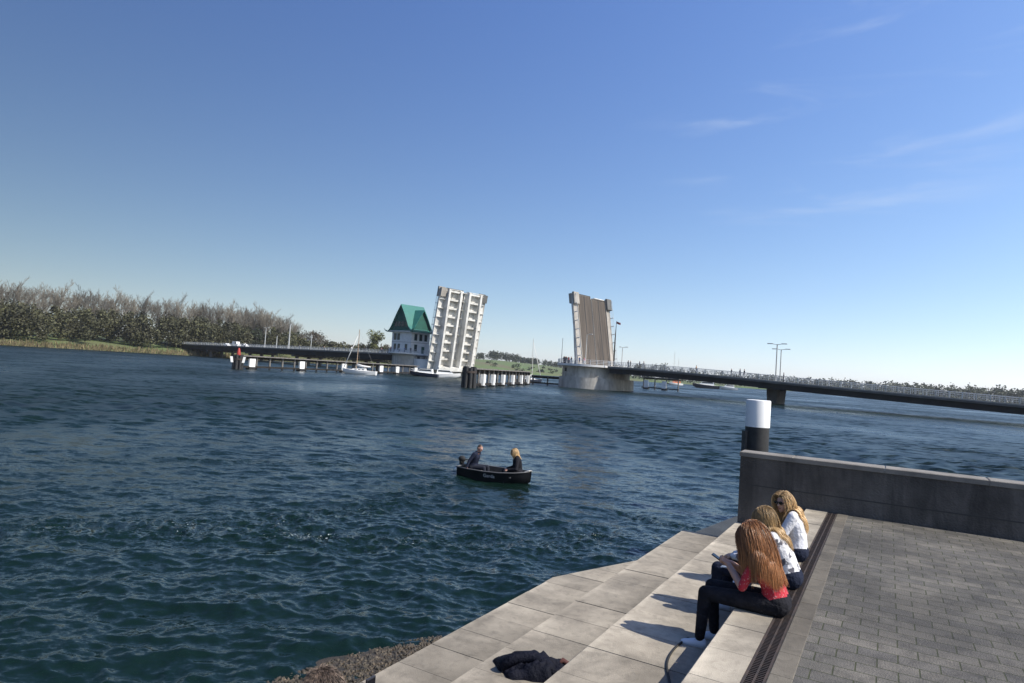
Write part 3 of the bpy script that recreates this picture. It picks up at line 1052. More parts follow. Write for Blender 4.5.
def sim_hair(name, material, root, c, rm, caps, ells, n, length, steps, grav=.28, flow=(-.5, 0, 0), rad=.0032,
             seed=1, part=0.0, wave=0.0, bias=None, k=1.0, lift=.012, face_open=True, spread=1.0):
    g = np.random.RandomState(seed)
    c = np.array(c); Rm = np.array(rm)
    D = g.normal(size=(n * 6, 3)); D /= np.linalg.norm(D, axis=1)[:, None]
    ok = (D[:, 2] > -.35)
    if face_open: ok &= ~((D[:, 0] > .42) & (D[:, 2] < .68)) & ~((D[:, 0] > .05) & (D[:, 2] < .25))
    D = D[ok][:n]; n = len(D)
    er = np.array([.101, .080, .119]) * k
    P = c + (D * er) @ Rm.T
    nor = (D / er); nor /= np.linalg.norm(nor, axis=1)[:, None]; nor = nor @ Rm.T
    # comb away from a parting line along the crown
    side = np.sign(D[:, 1] - part)[:, None]
    comb = (np.stack([np.full(n, flow[0]), side[:, 0] * (.8 if flow[1] == 0 else flow[1]), np.full(n, flow[2] - .2)], 1)) @ Rm.T
    vel = comb - nor * np.sum(comb * nor, 1)[:, None]
    vel /= np.linalg.norm(vel, axis=1)[:, None] + 1e-9
    vel = vel * .97 + nor * .06
    ln = length * g.uniform(.72, 1.06, n) * (1 if spread else 1)
    step = ln / steps
    off = lift * g.uniform(.15, 1.0, n)
    pts = [P.copy()]
    ph = g.uniform(0, 6.28, n)
    clump = np.floor(g.uniform(0, 60, n))
    clv = g.normal(size=(60, 3)) * .016
    G = np.array([0, 0, -1.0])
    bz = np.zeros(3) if bias is None else np.array(bias)
    for i in range(steps):
        vel = vel * (1 - grav) + (G + bz * (min(1, i / 5) if i < 13 else .35)) * grav + clv[clump.astype(int)] * .5 + g.normal(size=(n, 3)) * .008
        if wave: vel = vel + wave * np.stack([np.sin(ph + i * .55), np.cos(ph * 1.7 + i * .5), np.zeros(n)], 1)
        vel /= np.linalg.norm(vel, axis=1)[:, None] + 1e-9
        P = P + vel * step[:, None]
        for cp in caps:
            if cp[2] < .02: continue
            a = np.array(cp[0]); d = np.array(cp[1]) - a
            L2 = max(1e-9, float(d @ d))
            t = np.clip(((P - a) @ d) / L2, 0, 1)
            q = a + t[:, None] * d
            dv = P - q; dist = np.linalg.norm(dv, axis=1)
            rr_ = cp[2] + (cp[3] - cp[2]) * t + off + .004
            m_ = dist < rr_
            P[m_] = q[m_] + dv[m_] / (dist[m_, None] + 1e-9) * rr_[m_, None]
        for e in ells:
            if max(e[1]) < .05: continue
            rme = np.array(e[2]) if e[2] is not None else np.eye(3)
            er_ = np.array(e[1])
            loc = (P - np.array(e[0])) @ rme
            qn = np.linalg.norm(loc / (er_ + off[:, None] + .004), axis=1)
            m_ = qn < 1
            loc[m_] /= qn[m_, None] + 1e-9
            P[m_] = np.array(e[0]) + loc[m_] @ rme.T
        vel = (P - pts[-1]); vel /= np.linalg.norm(vel, axis=1)[:, None] + 1e-9
        pts.append(P.copy())
    pts = np.stack(pts, 1)             # n, steps+1, 3
    S = steps + 1
    tn = np.gradient(pts, axis=1); tn /= np.linalg.norm(tn, axis=2)[:, :, None] + 1e-9
    ref = g.normal(size=(n, 1, 3))
    u_ = np.cross(tn, ref); u_ /= np.linalg.norm(u_, axis=2)[:, :, None] + 1e-9
    w_ = np.cross(tn, u_)
    taper = np.interp(np.linspace(0, 1, S), [0, .1, .7, 1], [.7, 1, .85, .15])[None, :, None] * rad * g.uniform(.7, 1.3, n)[:, None, None]
    ring = [pts + (u_ * math.cos(a) + w_ * math.sin(a)) * taper for a in (0, 2.094, 4.189)]
    Vv = np.stack(ring, 2).reshape(-1, 3).astype(np.float32)      # n,S,3
    base = (np.arange(n) * S * 3)[:, None, None]
    i_ = (np.arange(S - 1) * 3)[None, :, None]
    kq = np.arange(3)[None, None, :]
    a = base + i_ + kq; b = base + i_ + (kq + 1) % 3
    F = np.stack([a, b, b + 3, a + 3], -1).reshape(-1, 4)
    me = bpy.data.meshes.new(name)
    me.vertices.add(len(Vv)); me.vertices.foreach_set('co', Vv.ravel())
    me.loops.add(F.size); me.polygons.add(len(F))
    me.loops.foreach_set('vertex_index', F.ravel().astype(np.int32))
    me.polygons.foreach_set('loop_start', np.arange(0, F.size, 4, dtype=np.int32))
    me.polygons.foreach_set('use_smooth', np.ones(len(F), dtype=bool))
    at = me.attributes.new('tone', 'FLOAT', 'POINT')
    tone = (np.clip(g.normal(1, .3, n) + .25 * g.normal(size=60)[clump.astype(int)], .35, 1.9)[:, None] * np.linspace(.72, 1.3, S)[None, :])
    tone = np.repeat(tone.ravel(), 3)
    at.data.foreach_set('value', tone.astype(np.float32))
    me.update(); me.validate()
    me.materials.append(M[material])
    o = bpy.data.objects.new(name, me); COL.objects.link(o); o.parent = root
    return o

def seated(lean, hd, neck_fwd=.05, sh=.165, pel_r=.145, waist=.118, chest=.13, side=0.0):
    """torso volumes of a seated figure; hips at origin height .09; returns joints"""
    pel = V((0, 0, .10))
    d = V((math.sin(lean), side, math.cos(lean))).normalized()
    mid = pel + d * .17 + V((-.02, 0, 0))
    ch = pel + d * .36 + V((-.015, 0, 0))
    nk = pel + d * .52 + V((neck_fwd * .5, 0, 0))
    return pel, mid, ch, nk, d

def torso_caps(caps, ells, pel, mid, ch, nk, d, sh=.165, k=1.0, top='top', low='pants', hipw=.095):
    l = V((0, 1, 0))
    caps.append((pel - l * .06, pel + l * .06, .125 * k, .125 * k, low))
    caps.append((pel + d * .06 - l * .045, mid - l * .04, .118 * k, .105 * k, top))
    caps.append((pel + d * .06 + l * .045, mid + l * .04, .118 * k, .105 * k, top))
    caps.append((mid - l * .04, ch - l * .065, .105 * k, .108 * k, top))
    caps.append((mid + l * .04, ch + l * .065, .105 * k, .108 * k, top))
    caps.append((ch - l * .065, ch + d * .10 - l * (sh - .07), .108 * k, .066 * k, top))
    caps.append((ch + l * .065, ch + d * .10 + l * (sh - .07), .108 * k, .066 * k, top))
    caps.append((ch + d * .1 - l * (sh - .03), ch + d * .12 + l * (sh - .03), .058 * k, .058 * k, top))
    caps.append((ch + d * .12, nk, .07 * k, .052 * k, top))
def limb(caps, pts, rs, tags):
    for i in range(len(pts) - 1):
        caps.append((V(pts[i]), V(pts[i + 1]), rs[i], rs[i + 1], tags[i]))

# --- girl with long ginger hair, phone in her hands
def to_local(root_loc, rz, P):
    d = V(P) - V(root_loc)
    return Matrix.Rotation(-rz, 3, 'Z') @ d
FACE = QA + R(90)         # facing the water
def girl1():
    loc = Q(6.98, .86, Z3); rz = FACE
    r = thing('person', 'seated girl with waist-long ginger hair, red patterned top and black trousers, looking at a phone', 'person', loc, rz)
    caps = []; ells = []
    pel, mid, ch, nk, d = seated(R(25), None)
    # local x = towards the water, y = back along the steps (her left, towards the camera)
    torso_caps(caps, ells, pel, mid, ch, nk, d, sh=.145)
    hc = V((.255, -.02, .69))
    caps.append((nk - d * .02, hc + V((-.03, 0, -.06)), .05, .048, 'skin'))
    rm = head_ells(caps, ells, hc, (.80, -.05, -.60), (.60, 0, .8))
    ph = V((.60, -.10, .385))
    for s in (1, -1):
        shp = ch + d * .09 + V((.02, .135 * s, 0))
        el = V((.31, .175 * s, .225)) if s > 0 else V((.33, -.22, .25))
        wr = ph + V((-.115, .055 * s, -.035))
        limb(caps, [shp, el, wr], [.052, .043, .030], ['top', 'skin'])
        limb(caps, [shp, shp.lerp(el, .7)], [.056, .052], ['top'])
        hand_caps(caps, wr, (.8, -.45 * s, .15), (.1, -.8 * s, .75), .75, s)
    for s, kn, an in ((1, V((.67, .115, .075)), V((.70, .14, -.36))), (-1, V((.66, -.13, .085)), V((.62, -.14, -.36)))):
        limb(caps, [pel + V((.02, .085 * s, -.015)), kn, an], [.102, .073, .050], ['pants', 'pants'])
    body_mesh('body', caps, ells, {'top': M['cloth_red_print'], 'pants': M['cloth_black'], 'skin': M['skin'], 'hair': M['hair_ginger']}, r, .0075, 4)
    for an in (V((.70, .14, -.46)), V((.62, -.14, -.46))):
        mb = MB(); shoe(mb, an + V((-.07, 0, 0)), an + V((.18, .02, 0)), .09); mb.build('shoe', 'shoe_white', r, True)
    face_parts(hc, rm, r)
    sim_hair('hair', 'hair_ginger', r, hc, rm, caps[:10], ells, 13000, .50, 28, .28, (-.75, .6, -.2),   .0016, 3, -.02, .012, (-.42, .24, 0), lift=.03)
    # phone
    pl = Matrix.Translation(V(loc)) @ Matrix.Rotation(rz, 4, 'Z')
    p = thing('phone', 'black mobile phone held by the girl with ginger hair', 'phone', pl @ (ph + V((0, 0, 0))), rz)
    mb = MB()
    rt = Matrix.Rotation(R(-28), 3, 'Y')
    mb.obox((0, 0, 0), rt @ V((.078, 0, 0)), rt @ V((0, .038, 0)), rt @ V((0, 0, .0045)))
    mb.build('case', 'phone_case', p)
    mb = MB()
    mb.obox(rt @ V((0, 0, .0055)), rt @ V((.072, 0, 0)), rt @ V((0, .034, 0)), rt @ V((0, 0, .0008)))
    mb.build('screen', 'phone_glass', p)
girl1()
def girl2():
    loc = Q(8.02, .86, Z3); rz = FACE
    r = thing('person', 'seated girl with straight dark blond hair and black and white patterned top, between two others', 'person', loc, rz)
    caps = []; ells = []
    pel, mid, ch, nk, d = seated(R(26), None)
    torso_caps(caps, ells, pel, mid, ch, nk, d, top='top')
    hc = V((.315, -.08, .685))
    caps.append((nk - d * .02, hc + V((-.03, 0, -.06)), .05, .048, 'skin'))
    rm = head_ells(caps, ells, hc, (.9, -.2, -.35), (.4, 0, .9))
    for s in (1, -1):
        shp = ch + d * .11 + V((0, .165 * s, 0))
        el = V((.40, .21 * s, .26)); wr = V((.62, .06 * s, .22))
        limb(caps, [shp, el, wr], [.066, .055, .04], ['top', 'top'])
        hand_caps(caps, wr, (.8, -.5 * s, -.1), (0, -.4 * s, -.9), .55, s)
    for s, kn, an in ((1, V((.76, .19, .09)), V((.80, .15, -.36))), (-1, V((.70, -.14, .09)), V((.72, -.13, -.36)))):
        limb(caps, [pel + V((.02, .085 * s, -.015)), kn, an], [.102, .073, .050], ['pants', 'pants'])
    body_mesh('body', caps, ells, {'top': M['cloth_bw_print'], 'pants': M['cloth_navy'], 'skin': M['skin'], 'hair': M['hair_dirty_blond']}, r, .009, 4)
    for an in (V((.80, .15, -.46)), V((.72, -.13, -.46))):
        mb = MB(); shoe(mb, an + V((-.07, 0, 0)), an + V((.18, .02, 0)), .09); mb.build('shoe', 'shoe_white', r, True)
    mb = MB()      # pale stripe down the trouser leg
    a, b = V((.16, .20, .15)), V((.70, .245, .125))
    mb.tube([a, a.lerp(b, .5) + V((0, .004, .004)), b, V((.80, .225, .06)), V((.845, .20, -.1))], [.012, .013, .012, .011, .008], 6)
    mb.build('trouser_stripe', 'cloth_stripe', r, True)
    face_parts(hc, rm, r)
    sim_hair('hair', 'hair_dirty_blond', r, hc, rm, caps, ells, 8500, .40, 22, .32, (-.7, .6, -.2), .0016, 5, .0, .006, (-.22, 0, 0), lift=.02)
girl2()
def girl3():
    loc = Q(9.30, .93, Z3); rz = FACE
    r = thing('person', 'seated girl with wavy light blond hair, sunglasses and white shirt, farthest along the steps', 'person', loc, rz)
    caps = []; ells = []
    pel, mid, ch, nk, d = seated(R(10), None)
    torso_caps(caps, ells, pel, mid, ch, nk, d)
    hc = V((.20, .03, .705))
    caps.append((nk - d * .02, hc + V((-.02, 0, -.06)), .05, .048, 'skin'))
    rm = head_ells(caps, ells, hc, (.48, .87, -.10), (.08, 0, 1))
    for s in (1, -1):
        shp = ch + d * .11 + V((0, .165 * s, 0))
        el = V((.22, .23 * s, .22)); wr = V((.42, .10 * s, .17))
        limb(caps, [shp, el, wr], [.062, .044, .030], ['skin', 'skin'])
        limb(caps, [shp, shp.lerp(el, .6)], [.068, .062], ['top'])
        hand_caps(caps, wr, (.9, -.4 * s, -.1), (0, 0, -1), .5, s)
    for s, kn, an in ((1, V((.62, .10, .085)), V((.64, .10, -.36))), (-1, V((.60, -.12, .085)), V((.60, -.12, -.36)))):
        limb(caps, [pel + V((.02, .085 * s, -.015)), kn, an], [.102, .073, .050], ['pants', 'pants'])
    body_mesh('body', caps, ells, {'top': M['cloth_white'], 'pants': M['cloth_navy'], 'skin': M['skin'], 'hair': M['hair_blond']}, r, .009, 4)
    for an in (V((.64, .10, -.46)), V((.60, -.12, -.46))):
        mb = MB(); shoe(mb, an + V((-.07, 0, 0)), an + V((.18, .02, 0)), .09); mb.build('shoe', 'shoe_white', r, True)
    face_parts(hc, rm, r)
    sim_hair('hair', 'hair_blond', r, hc, rm, caps, ells, 8500, .44, 24, .30, (-1.2, .45, 0), .0016, 8, .02, .035, (-.2, -.1, 0), lift=.024)
    mb = MB()
    L = lambda x, y, z: hc + rm @ V((x, y, z))
    for s in (1, -1):
        mb.ell(L(.101, .033 * s, .010), (.006, .031, .025), rm, 14, 8)
    g = mb.build('sunglasses', 'lens', r, True)
    mb = MB()
    mb.tube([L(.105, -.012, .016), L(.106, 0, .018), L(.105, .012, .016)], .003, 6)
    mb.build('bridge_piece', 'lens', g)
    for s in (1, -1):
        mb = MB()
        mb.tube([L(.098, .06 * s, .014), L(.085, .082 * s, .014), L(0, .086 * s, .008)], .003, 6)
        mb.build('temple', 'lens', g)
girl3()
# --- man at the lower left, only the crown of his head in view
def seated_man():
    loc = Q(2.69, 2.33, Z2); rz = FACE
    r = thing('person', 'grey haired man in dark jacket seated low on the steps, holding up a phone', 'person', loc, rz)
    caps = []; ells = []
    pel, mid, ch, nk, d = seated(R(16), None)
    torso_caps(caps, ells, pel, mid, ch, nk, d, sh=.2, k=1.12)
    hc = V((.27, .0, .815))
    caps.append((nk - d * .02, hc + V((-.03, 0, -.06)), .06, .056, 'skin'))
    rm = head_ells(caps, ells, hc, (.95, 0, -.2), (.2, 0, 1), 1.05)
    ph = V((.22, -.315, .74))
    for s in (1, -1):
        shp = ch + d * .11 + V((0, .2 * s, 0))
        if s > 0: el = V((.28, .28, .22)); wr = V((.46, .12, .17))
        else: el = V((.36, -.30, .33)); wr = V((.22, -.31, .625))
        limb(caps, [shp, el, wr], [.072, .056, .04], ['top', 'top'])
        hand_caps(caps, wr, (.9, -.4, -.1) if s > 0 else (-.2, .02, 1), (0, 0, -1) if s > 0 else (0, 1, 0), .5, s)
    for s, kn, an in ((1, V((.55, .14, .10)), V((.60, .14, -.23))), (-1, V((.55, -.14, .10)), V((.60, -.14, -.23)))):
        limb(caps, [pel + V((.02, .09 * s, -.01)), kn, an], [.10, .07, .05], ['pants', 'pants'])
    body_mesh('body', caps, ells, {'top': M['cloth_black'], 'pants': M['cloth_navy'], 'skin': M['skin_red'], 'hair': M['hair_grey']}, r, .009, 4)
    for an in (V((.60, .14, -.33)), V((.60, -.14, -.33))):
        mb = MB(); shoe(mb, an + V((-.08, 0, 0)), an + V((.20, .02, 0)), .1, .05); mb.build('shoe', 'rubber', r, True)
    face_parts(hc, rm, r)
    sim_hair('hair', 'hair_grey', r, hc, rm, caps, ells, 6000, .05, 7, .22, (-.9, .3, 0), .0016, 12, .0, .05, None, 1.05, lift=.014)
    pl = Matrix.Translation(V(loc)) @ Matrix.Rotation(rz, 4, 'Z')
    p = thing('phone', 'black phone held up beside the grey haired man', 'phone', pl @ ph, rz)
    mb = MB(); mb.obox((0, 0, 0), (.006, 0, 0), (0, .036, 0), (0, 0, .075)); mb.build('case', 'phone_case', p)
    mb = MB(); mb.obox((-.0072, 0, 0), (.001, 0, 0), (0, .032, 0), (0, 0, .068)); mb.build('screen', 'phone_glass', p)
seated_man()

# --- crumpled jacket on the step
def jacket():
    th0 = QA
    c = Q(5.95, 2.98, Z1)
    r = thing('jacket', 'crumpled black jacket dropped on the step', 'jacket', c, 0)
    mb = MB()
    n, m = 46, 96
    vs = []; fs = []
    ang = np.linspace(0, 2 * np.pi, m, endpoint=False)
    def outline(a):
        return (.30 + .07 * math.cos(2 * a + .3) + .03 * math.sin(3 * a + 1) + .02 * math.sin(5 * a) + .012 * math.sin(9 * a + 2))
    for i in range(n + 1):
        f = i / n
        for a in ang:
            R_ = outline(a) * f
            x = R_ * math.cos(a) * 1.12; y = R_ * math.sin(a) * .95
            dome = (1 - f ** 3) ** .6
            h = .10 * dome + .05 * dome * noise.noise((x * 5, y * 5, 3))
            rid = 1 - abs(noise.noise((x * 5 + .8 * y, y * 9 - 2 * x, 1.7))) * 2
            h += .055 * dome * rid + .022 * dome * (1 - 2 * abs(noise.noise((x * 16, y * 11, 5))))
            if x < -.05: h *= .75
            h = max(.008, h)
            if i == n: h = 0
            vs.append((x, y, h))
    for i in range(n):
        for k in range(m):
            a = i * m + k; b = i * m + (k + 1) % m
            fs.append((a, b, b + m, a + m)[::-1])
    mb.add(vs, fs)
    mb.build('cloth', 'cloth_jacket', r, True)
    mb = MB()      # sleeve lying across
    mb.tube([(-.30, -.12, .05), (-.16, -.05, .13), (.02, -.02, .15), (.17, -.08, .11), (.24, -.14, .06)], [.05, .062, .06, .05, .042], 12)
    mb.build('sleeve', 'cloth_jacket', r, True)
    mb = MB()
    mb.tube([(.22, .02, .05), (.30, .06, .12), (.36, .045, .10), (.40, .0, .03)], [.022, .03, .024, .015], 8)
    mb.build('lining', 'red_lining', r, True)
    r.rotation_euler.z = R(-10)
jacket()
# --- cable
mb = MB()
pts = [Q(6.95, 1.70, Z2 + .012), Q(6.6, 1.74, Z2 + .012), Q(6.2, 1.70, Z2 + .012), Q(5.7, 1.52, Z2 + .012), Q(5.2, 1.42, Z2 + .012), Q(4.6, 1.36, Z2 + .012), Q(3.8, 1.33, Z2 + .012)]
fine = []
for i in range(len(pts) - 1):
    p0 = V(pts[max(0, i - 1)]); p1 = V(pts[i]); p2 = V(pts[i + 1]); p3 = V(pts[min(len(pts) - 1, i + 2)])
    for k in range(8):
        t = k / 8
        fine.append(.5 * ((2 * p1) + (p2 - p0) * t + (2 * p0 - 5 * p1 + 4 * p2 - p3) * t * t + (3 * p1 - p0 - 3 * p2 + p3) * t ** 3))
fine.append(V(pts[-1]))
mb.tube(fine, .011, 8)
tag(mb.build('cable', 'rubber', None, True), 'black cable lying in a curve on the stone step', 'cable')

# ------------------------------------------------------------------ small motor boat with two people
def loft_hull(stations, thick=.035):
    """stations: (x, half beam at gunwale, half beam at chine, keel z, chine z, gunwale z) -> outer shell mesh"""
    mb = MB()
    rings = []
    for (x, bg_, bc, kz, cz, gz) in stations:
        ring = []
        for s in (1, -1):
            half = [(x, 0, kz), (x, bc * .6, kz + (cz - kz) * .45), (x, bc, cz), (x, (bc + bg_) / 2 + .01, (cz + gz) / 2), (x, bg_, gz)]
            if s == 1: R1 = half[::-1]
            else: R2 = [(p[0], -p[1], p[2]) for p in half[1:]]
        rings.append(R1 + R2)
    n = len(rings[0])
    vs = [p for r in rings for p in r]; fs = []
    for i in range(len(rings) - 1):
        for k in range(n - 1):
            a = i * n + k
            fs.append((a, a + n, a + n + 1, a + 1))
    fs.append(tuple(range(n)))
    mb.add(vs, fs)
    return mb, rings
def motor_boat():
    loc = (-.22, 21.45, -.05); rz = R(-29)
    r = thing('motor_boat', 'small black open motor boat carrying two people across the water', 'boat', loc, rz)
    r.scale = (.88, .95, .88)
    st = [(-1.42, .52, .46, -.10, -.02, .40), (-.9, .60, .53, -.12, -.03, .39), (-.2, .63, .55, -.12, -.03, .39), (.45, .58, .47, -.10, 0, .41),
          (.95, .43, .31, -.05, .05, .45), (1.25, .25, .14, .03, .13, .49), (1.42, .06, .03, .15, .25, .53)]
    mb, rings = loft_hull(st)
    hull = mb.build('hull', 'hull_navy', r, 50)
    hull.data.materials[0] = mat('hull_black', (.006, .007, .009), .45, (.011, .012, .014), 3, 4, spec=.25)
    sol = MB()
    inn = [(x + (.03 if i == 0 else 0), b * .93, c * .9, k + .05, z + .05, g - .004) for i, (x, b, c, k, z, g) in enumerate(st[:-1])]
    mi, _ = loft_hull(inn)
    mi.build('inner_shell', 'black_pile', r, 50)
    g = MB()
    for s in (1, -1):
        g.tube([(q[0], q[1] * s, q[5] + .005) for q in st], [.022] * 7, 8)
    g.tube([(-1.42, .52, .405), (-1.42, -.52, .405)], .022, 8)
    g.build('gunwale', mat('gunwale', (.10, .10, .10), .5), r, True)
    t = MB(); t.box(-1.12, -.80, -.55, .55, .24, .28, .01); t.build('bench', 'grey_wood', r)
    t = MB(); t.box(.55, .85, -.44, .44, .26, .30, .01); t.build('bench', 'grey_wood', r)
    t = MB(); t.box(-1.38, 1.0, -.40, .40, -.04, -.01); t.build('floor_board', 'black_pile', r)
    t = MB(); t.tube([(1.22, -.18, .50), (1.36, -.06, .56), (1.47, 0, .55), (1.36, .06, .56), (1.22, .18, .50)], .014, 8); t.build('bow_rail', 'alloy', r, True)
    # outboard
    t = MB()
    t.ell((-1.56, 0, .62), (.15, .105, .12), None, 14, 10)
    t.box(-1.62, -1.50, -.07, .07, .42, .6, .02)
    mo = t.build('outboard_motor', 'rubber', r, True)
    t = MB(); t.box(-1.60, -1.53, -.035, .035, -.35, .45); t.box(-1.53, -1.38, -.08, .08, .30, .44); t.build('motor_leg', 'black_pile', mo)
    t = MB(); t.tube([(-1.44, .02, .60), (-1.20, .02, .64), (-1.04, .03, .65)], [.016, .014, .017], 8); t.build('tiller', 'rubber', mo, True)
    t = MB(); t.ell((-1.46, -.50, .30), (.05, .05, .06), None, 10, 8); t.build('fender', 'white_board', r, True)
    # name on the side
    fc = bpy.data.curves.new('name', 'FONT'); fc.body = 'Gerda'; fc.size = .17; fc.extrude = 0.0
    fo = bpy.data.objects.new('tmp', fc); COL.objects.link(fo)
    dg = bpy.context.evaluated_depsgraph_get(); dg.update()
    tm = bpy.data.meshes.new_from_object(fo.evaluated_get(dg))
    bpy.data.objects.remove(fo)
    xs = [s[0] for s in st]
    for v in tm.vertices:
        x = -.18 + v.co.x * 1.05; z = .20 + v.co.y
        bg_ = np.interp(x, xs, [s[1] for s in st]); bc = np.interp(x, xs, [s[2] for s in st])
        cz = np.interp(x, xs, [s[4] for s in st]); gz = np.interp(x, xs, [s[5] for s in st])
        f = (z - cz) / (gz - cz)
        y = bc + (bg_ - bc) * f + .012 * (1 - abs(2 * f - 1)) + .007
        v.co = (x, -y, z)
    tm.materials.clear(); tm.materials.append(M['letter'])
    tm.name = 'lettering'
    o = bpy.data.objects.new('lettering', tm); COL.objects.link(o); o.parent = r
    return loc, rz
bl, brz = motor_boat()
bm_ = Matrix.Translation(V(bl)) @ Matrix.Rotation(brz, 4, 'Z')
def boat_man():
    loc = bm_ @ V((-.84, -.12, .25)); rz = brz + R(8)
    r = thing('person', 'man in dark wetsuit-like jacket sitting at the stern of the small boat', 'person', loc, rz)
    r['label'] = 'short haired man in dark blue jacket sitting at the stern of the small boat'
    caps = []; ells = []
    pel, mid, ch, nk, d = seated(R(14), None)
    torso_caps(caps, ells, pel, mid, ch, nk, d, sh=.21, k=1.2)
    hc = V((.20, 0, .755))
    caps.append((nk - d * .02, hc + V((-.03, 0, -.06)), .058, .054, 'skin'))
    rm = head_ells(caps, ells, hc, (.93, -.2, -.3), (.3, 0, 1), 1.02)
    for s in (1, -1):
        shp = ch + d * .11 + V((0, .2 * s, 0))
        if s > 0: el = V((-.06, .30, .25)); wr = V((-.02, .22, .30))
        else: el = V((-.02, -.32, .32)); wr = V((-.05, -.40, .14))
        limb(caps, [shp, el, wr], [.068, .052, .036], ['top', 'top'])
        hand_caps(caps, wr, (.1, 0, -1) if s < 0 else (-.9, -.3, .2), (0, 1, 0), .6, s)
    for s, kn, an in ((1, V((.46, .13, .14)), V((.52, .14, -.22))), (-1, V((.46, -.17, .14)), V((.54, -.17, -.22)))):
        limb(caps, [pel + V((.02, .09 * s, -.01)), kn, an], [.10, .068, .046], ['pants', 'pants'])
    body_mesh('body', caps, ells, {'top': M['cloth_navy'], 'pants': cloth((.022, .025, .035)), 'skin': M['skin_red'], 'hair': M['hair_brown']}, r, .011, 4)
    for an in (V((.52, .14, -.285)), V((.54, -.17, -.285))):
        mb = MB(); shoe(mb, an + V((-.08, 0, 0)), an + V((.20, 0, 0)), .09, .05); mb.build('shoe', 'rubber', r, True)
    face_parts(hc, rm, r)
boat_man()
def boat_woman():
    loc = bm_ @ V((.80, -.02, .27)); rz = brz + R(215)
    r = thing('person', 'blond woman in black coat sitting in the bow of the small boat', 'person', loc, rz)
    caps = []; ells = []
    pel, mid, ch, nk, d = seated(R(10), None)
    torso_caps(caps, ells, pel, mid, ch, nk, d, sh=.19, k=1.32)
    hc = V((.14, 0, .735))
    caps.append((nk - d * .02, hc + V((-.03, 0, -.06)), .058, .054, 'top'))
    rm = head_ells(caps, ells, hc, (.95, .35, -.15), (.1, 0, 1))
    for s in (1, -1):
        shp = ch + d * .11 + V((0, .18 * s, 0))
        el = V((.10, .30 * s, .24)); wr = V((.33, .16 * s, .20))
        limb(caps, [shp, el, wr], [.075, .062, .045], ['top', 'top'])
        hand_caps(caps, wr, (.9, -.4 * s, -.1), (0, 0, -1), .5, s)
    caps.append((pel + V((0, -.1, .0)), pel + V((0, .1, 0)), .16, .16, 'top'))
    for s, kn, an in ((1, V((.44, .12, .12)), V((.46, .13, -.24))), (-1, V((.44, -.12, .12)), V((.46, -.13, -.24)))):
        limb(caps, [pel + V((.02, .09 * s, -.01)), kn, an], [.11, .075, .05], ['top', 'pants'])
    body_mesh('body', caps, ells, {'top': M['cloth_black'], 'pants': M['cloth_black'], 'skin': M['skin'], 'hair': M['hair_blond']}, r, .011, 4)
    for an in (V((.46, .13, -.305)), V((.46, -.13, -.305))):
        mb = MB(); shoe(mb, an + V((-.08, 0, 0)), an + V((.18, 0, 0)), .09, .045); mb.build('shoe', 'rubber', r, True)
    face_parts(hc, rm, r)
    sim_hair('hair', 'hair_blond', r, hc, rm, caps, ells, 3000, .24, 14, .34, (-.8, .6, 0), .004, 15, 0, .02, None, lift=.02)
boat_woman()

# ------------------------------------------------------------------ the bascule bridge (local x = along the bridge, y = across, near side negative)
BR0 = (24, 178, 0)
BA = math.atan2(-.66062789, .75071352)
bmat = Matrix.Translation(V(BR0)) @ Matrix.Rotation(BA, 4, 'Z')
def B(s, w_, z=0): return tuple(bmat @ V((s, w_, z)))
def deck_z(s):
    if s >= 54: return 4.7 - (s - 54) * .035
    if s >= 0: return 6.15 - 1.45 * (s / 54) ** 1.7
    return float(np.interp(s, [-300, -200, -110, -55, 0], [5.4, 6.0, 6.35, 6.55, 6.6]))
def deck_strip(mb, ss, y0, y1, dz0, dz1):
    """box strip following the deck profile"""
    vs = []; fs = []
    for s in ss:
        z = deck_z(s)
        vs += [(s, y0, z + dz0), (s, y1, z + dz0), (s, y1, z + dz1), (s, y0, z + dz1)]
    n = len(ss)
    for i in range(n - 1):
        a = i * 4
        for k in range(4):
            b = (k + 1) % 4
            fs.append((a + k, a + 4 + k, a + 4 + b, a + b)[::-1])
    fs += [(0, 1, 2, 3)[::-1], tuple((n - 1) * 4 + k for k in range(4))]
    mb.add(vs, fs)
def railing(mb, ss, y, h=1.15, step=2.0, post=.05, bars=(1.12, .75, .4), zf=deck_z, zo=.1, mesh=True):
    s0, s1 = ss[0], ss[-1]
    n = max(1, int(abs(s1 - s0) / step))
    for i in range(n + 1):
        s = s0 + (s1 - s0) * i / n
        mb.box(s - post, s + post, y - post, y + post, zf(s) + zo - .05, zf(s) + zo + h)
    for b in bars:
        deck = [s0 + (s1 - s0) * i / n for i in range(n + 1)]
        vs = [(s, y, zf(s) + zo + b) for s in deck]
        mb.tube(vs, .045 if b == bars[0] else .028, 5)
    if mesh:   # thin vertical balusters
        m_ = int(abs(s1 - s0) / .35)
        for i in range(m_):
            s = s0 + (s1 - s0) * (i + .5) / m_
            mb.box(s - .014, s + .014, y - .014, y + .014, zf(s) + zo + .1, zf(s) + zo + 1.1)
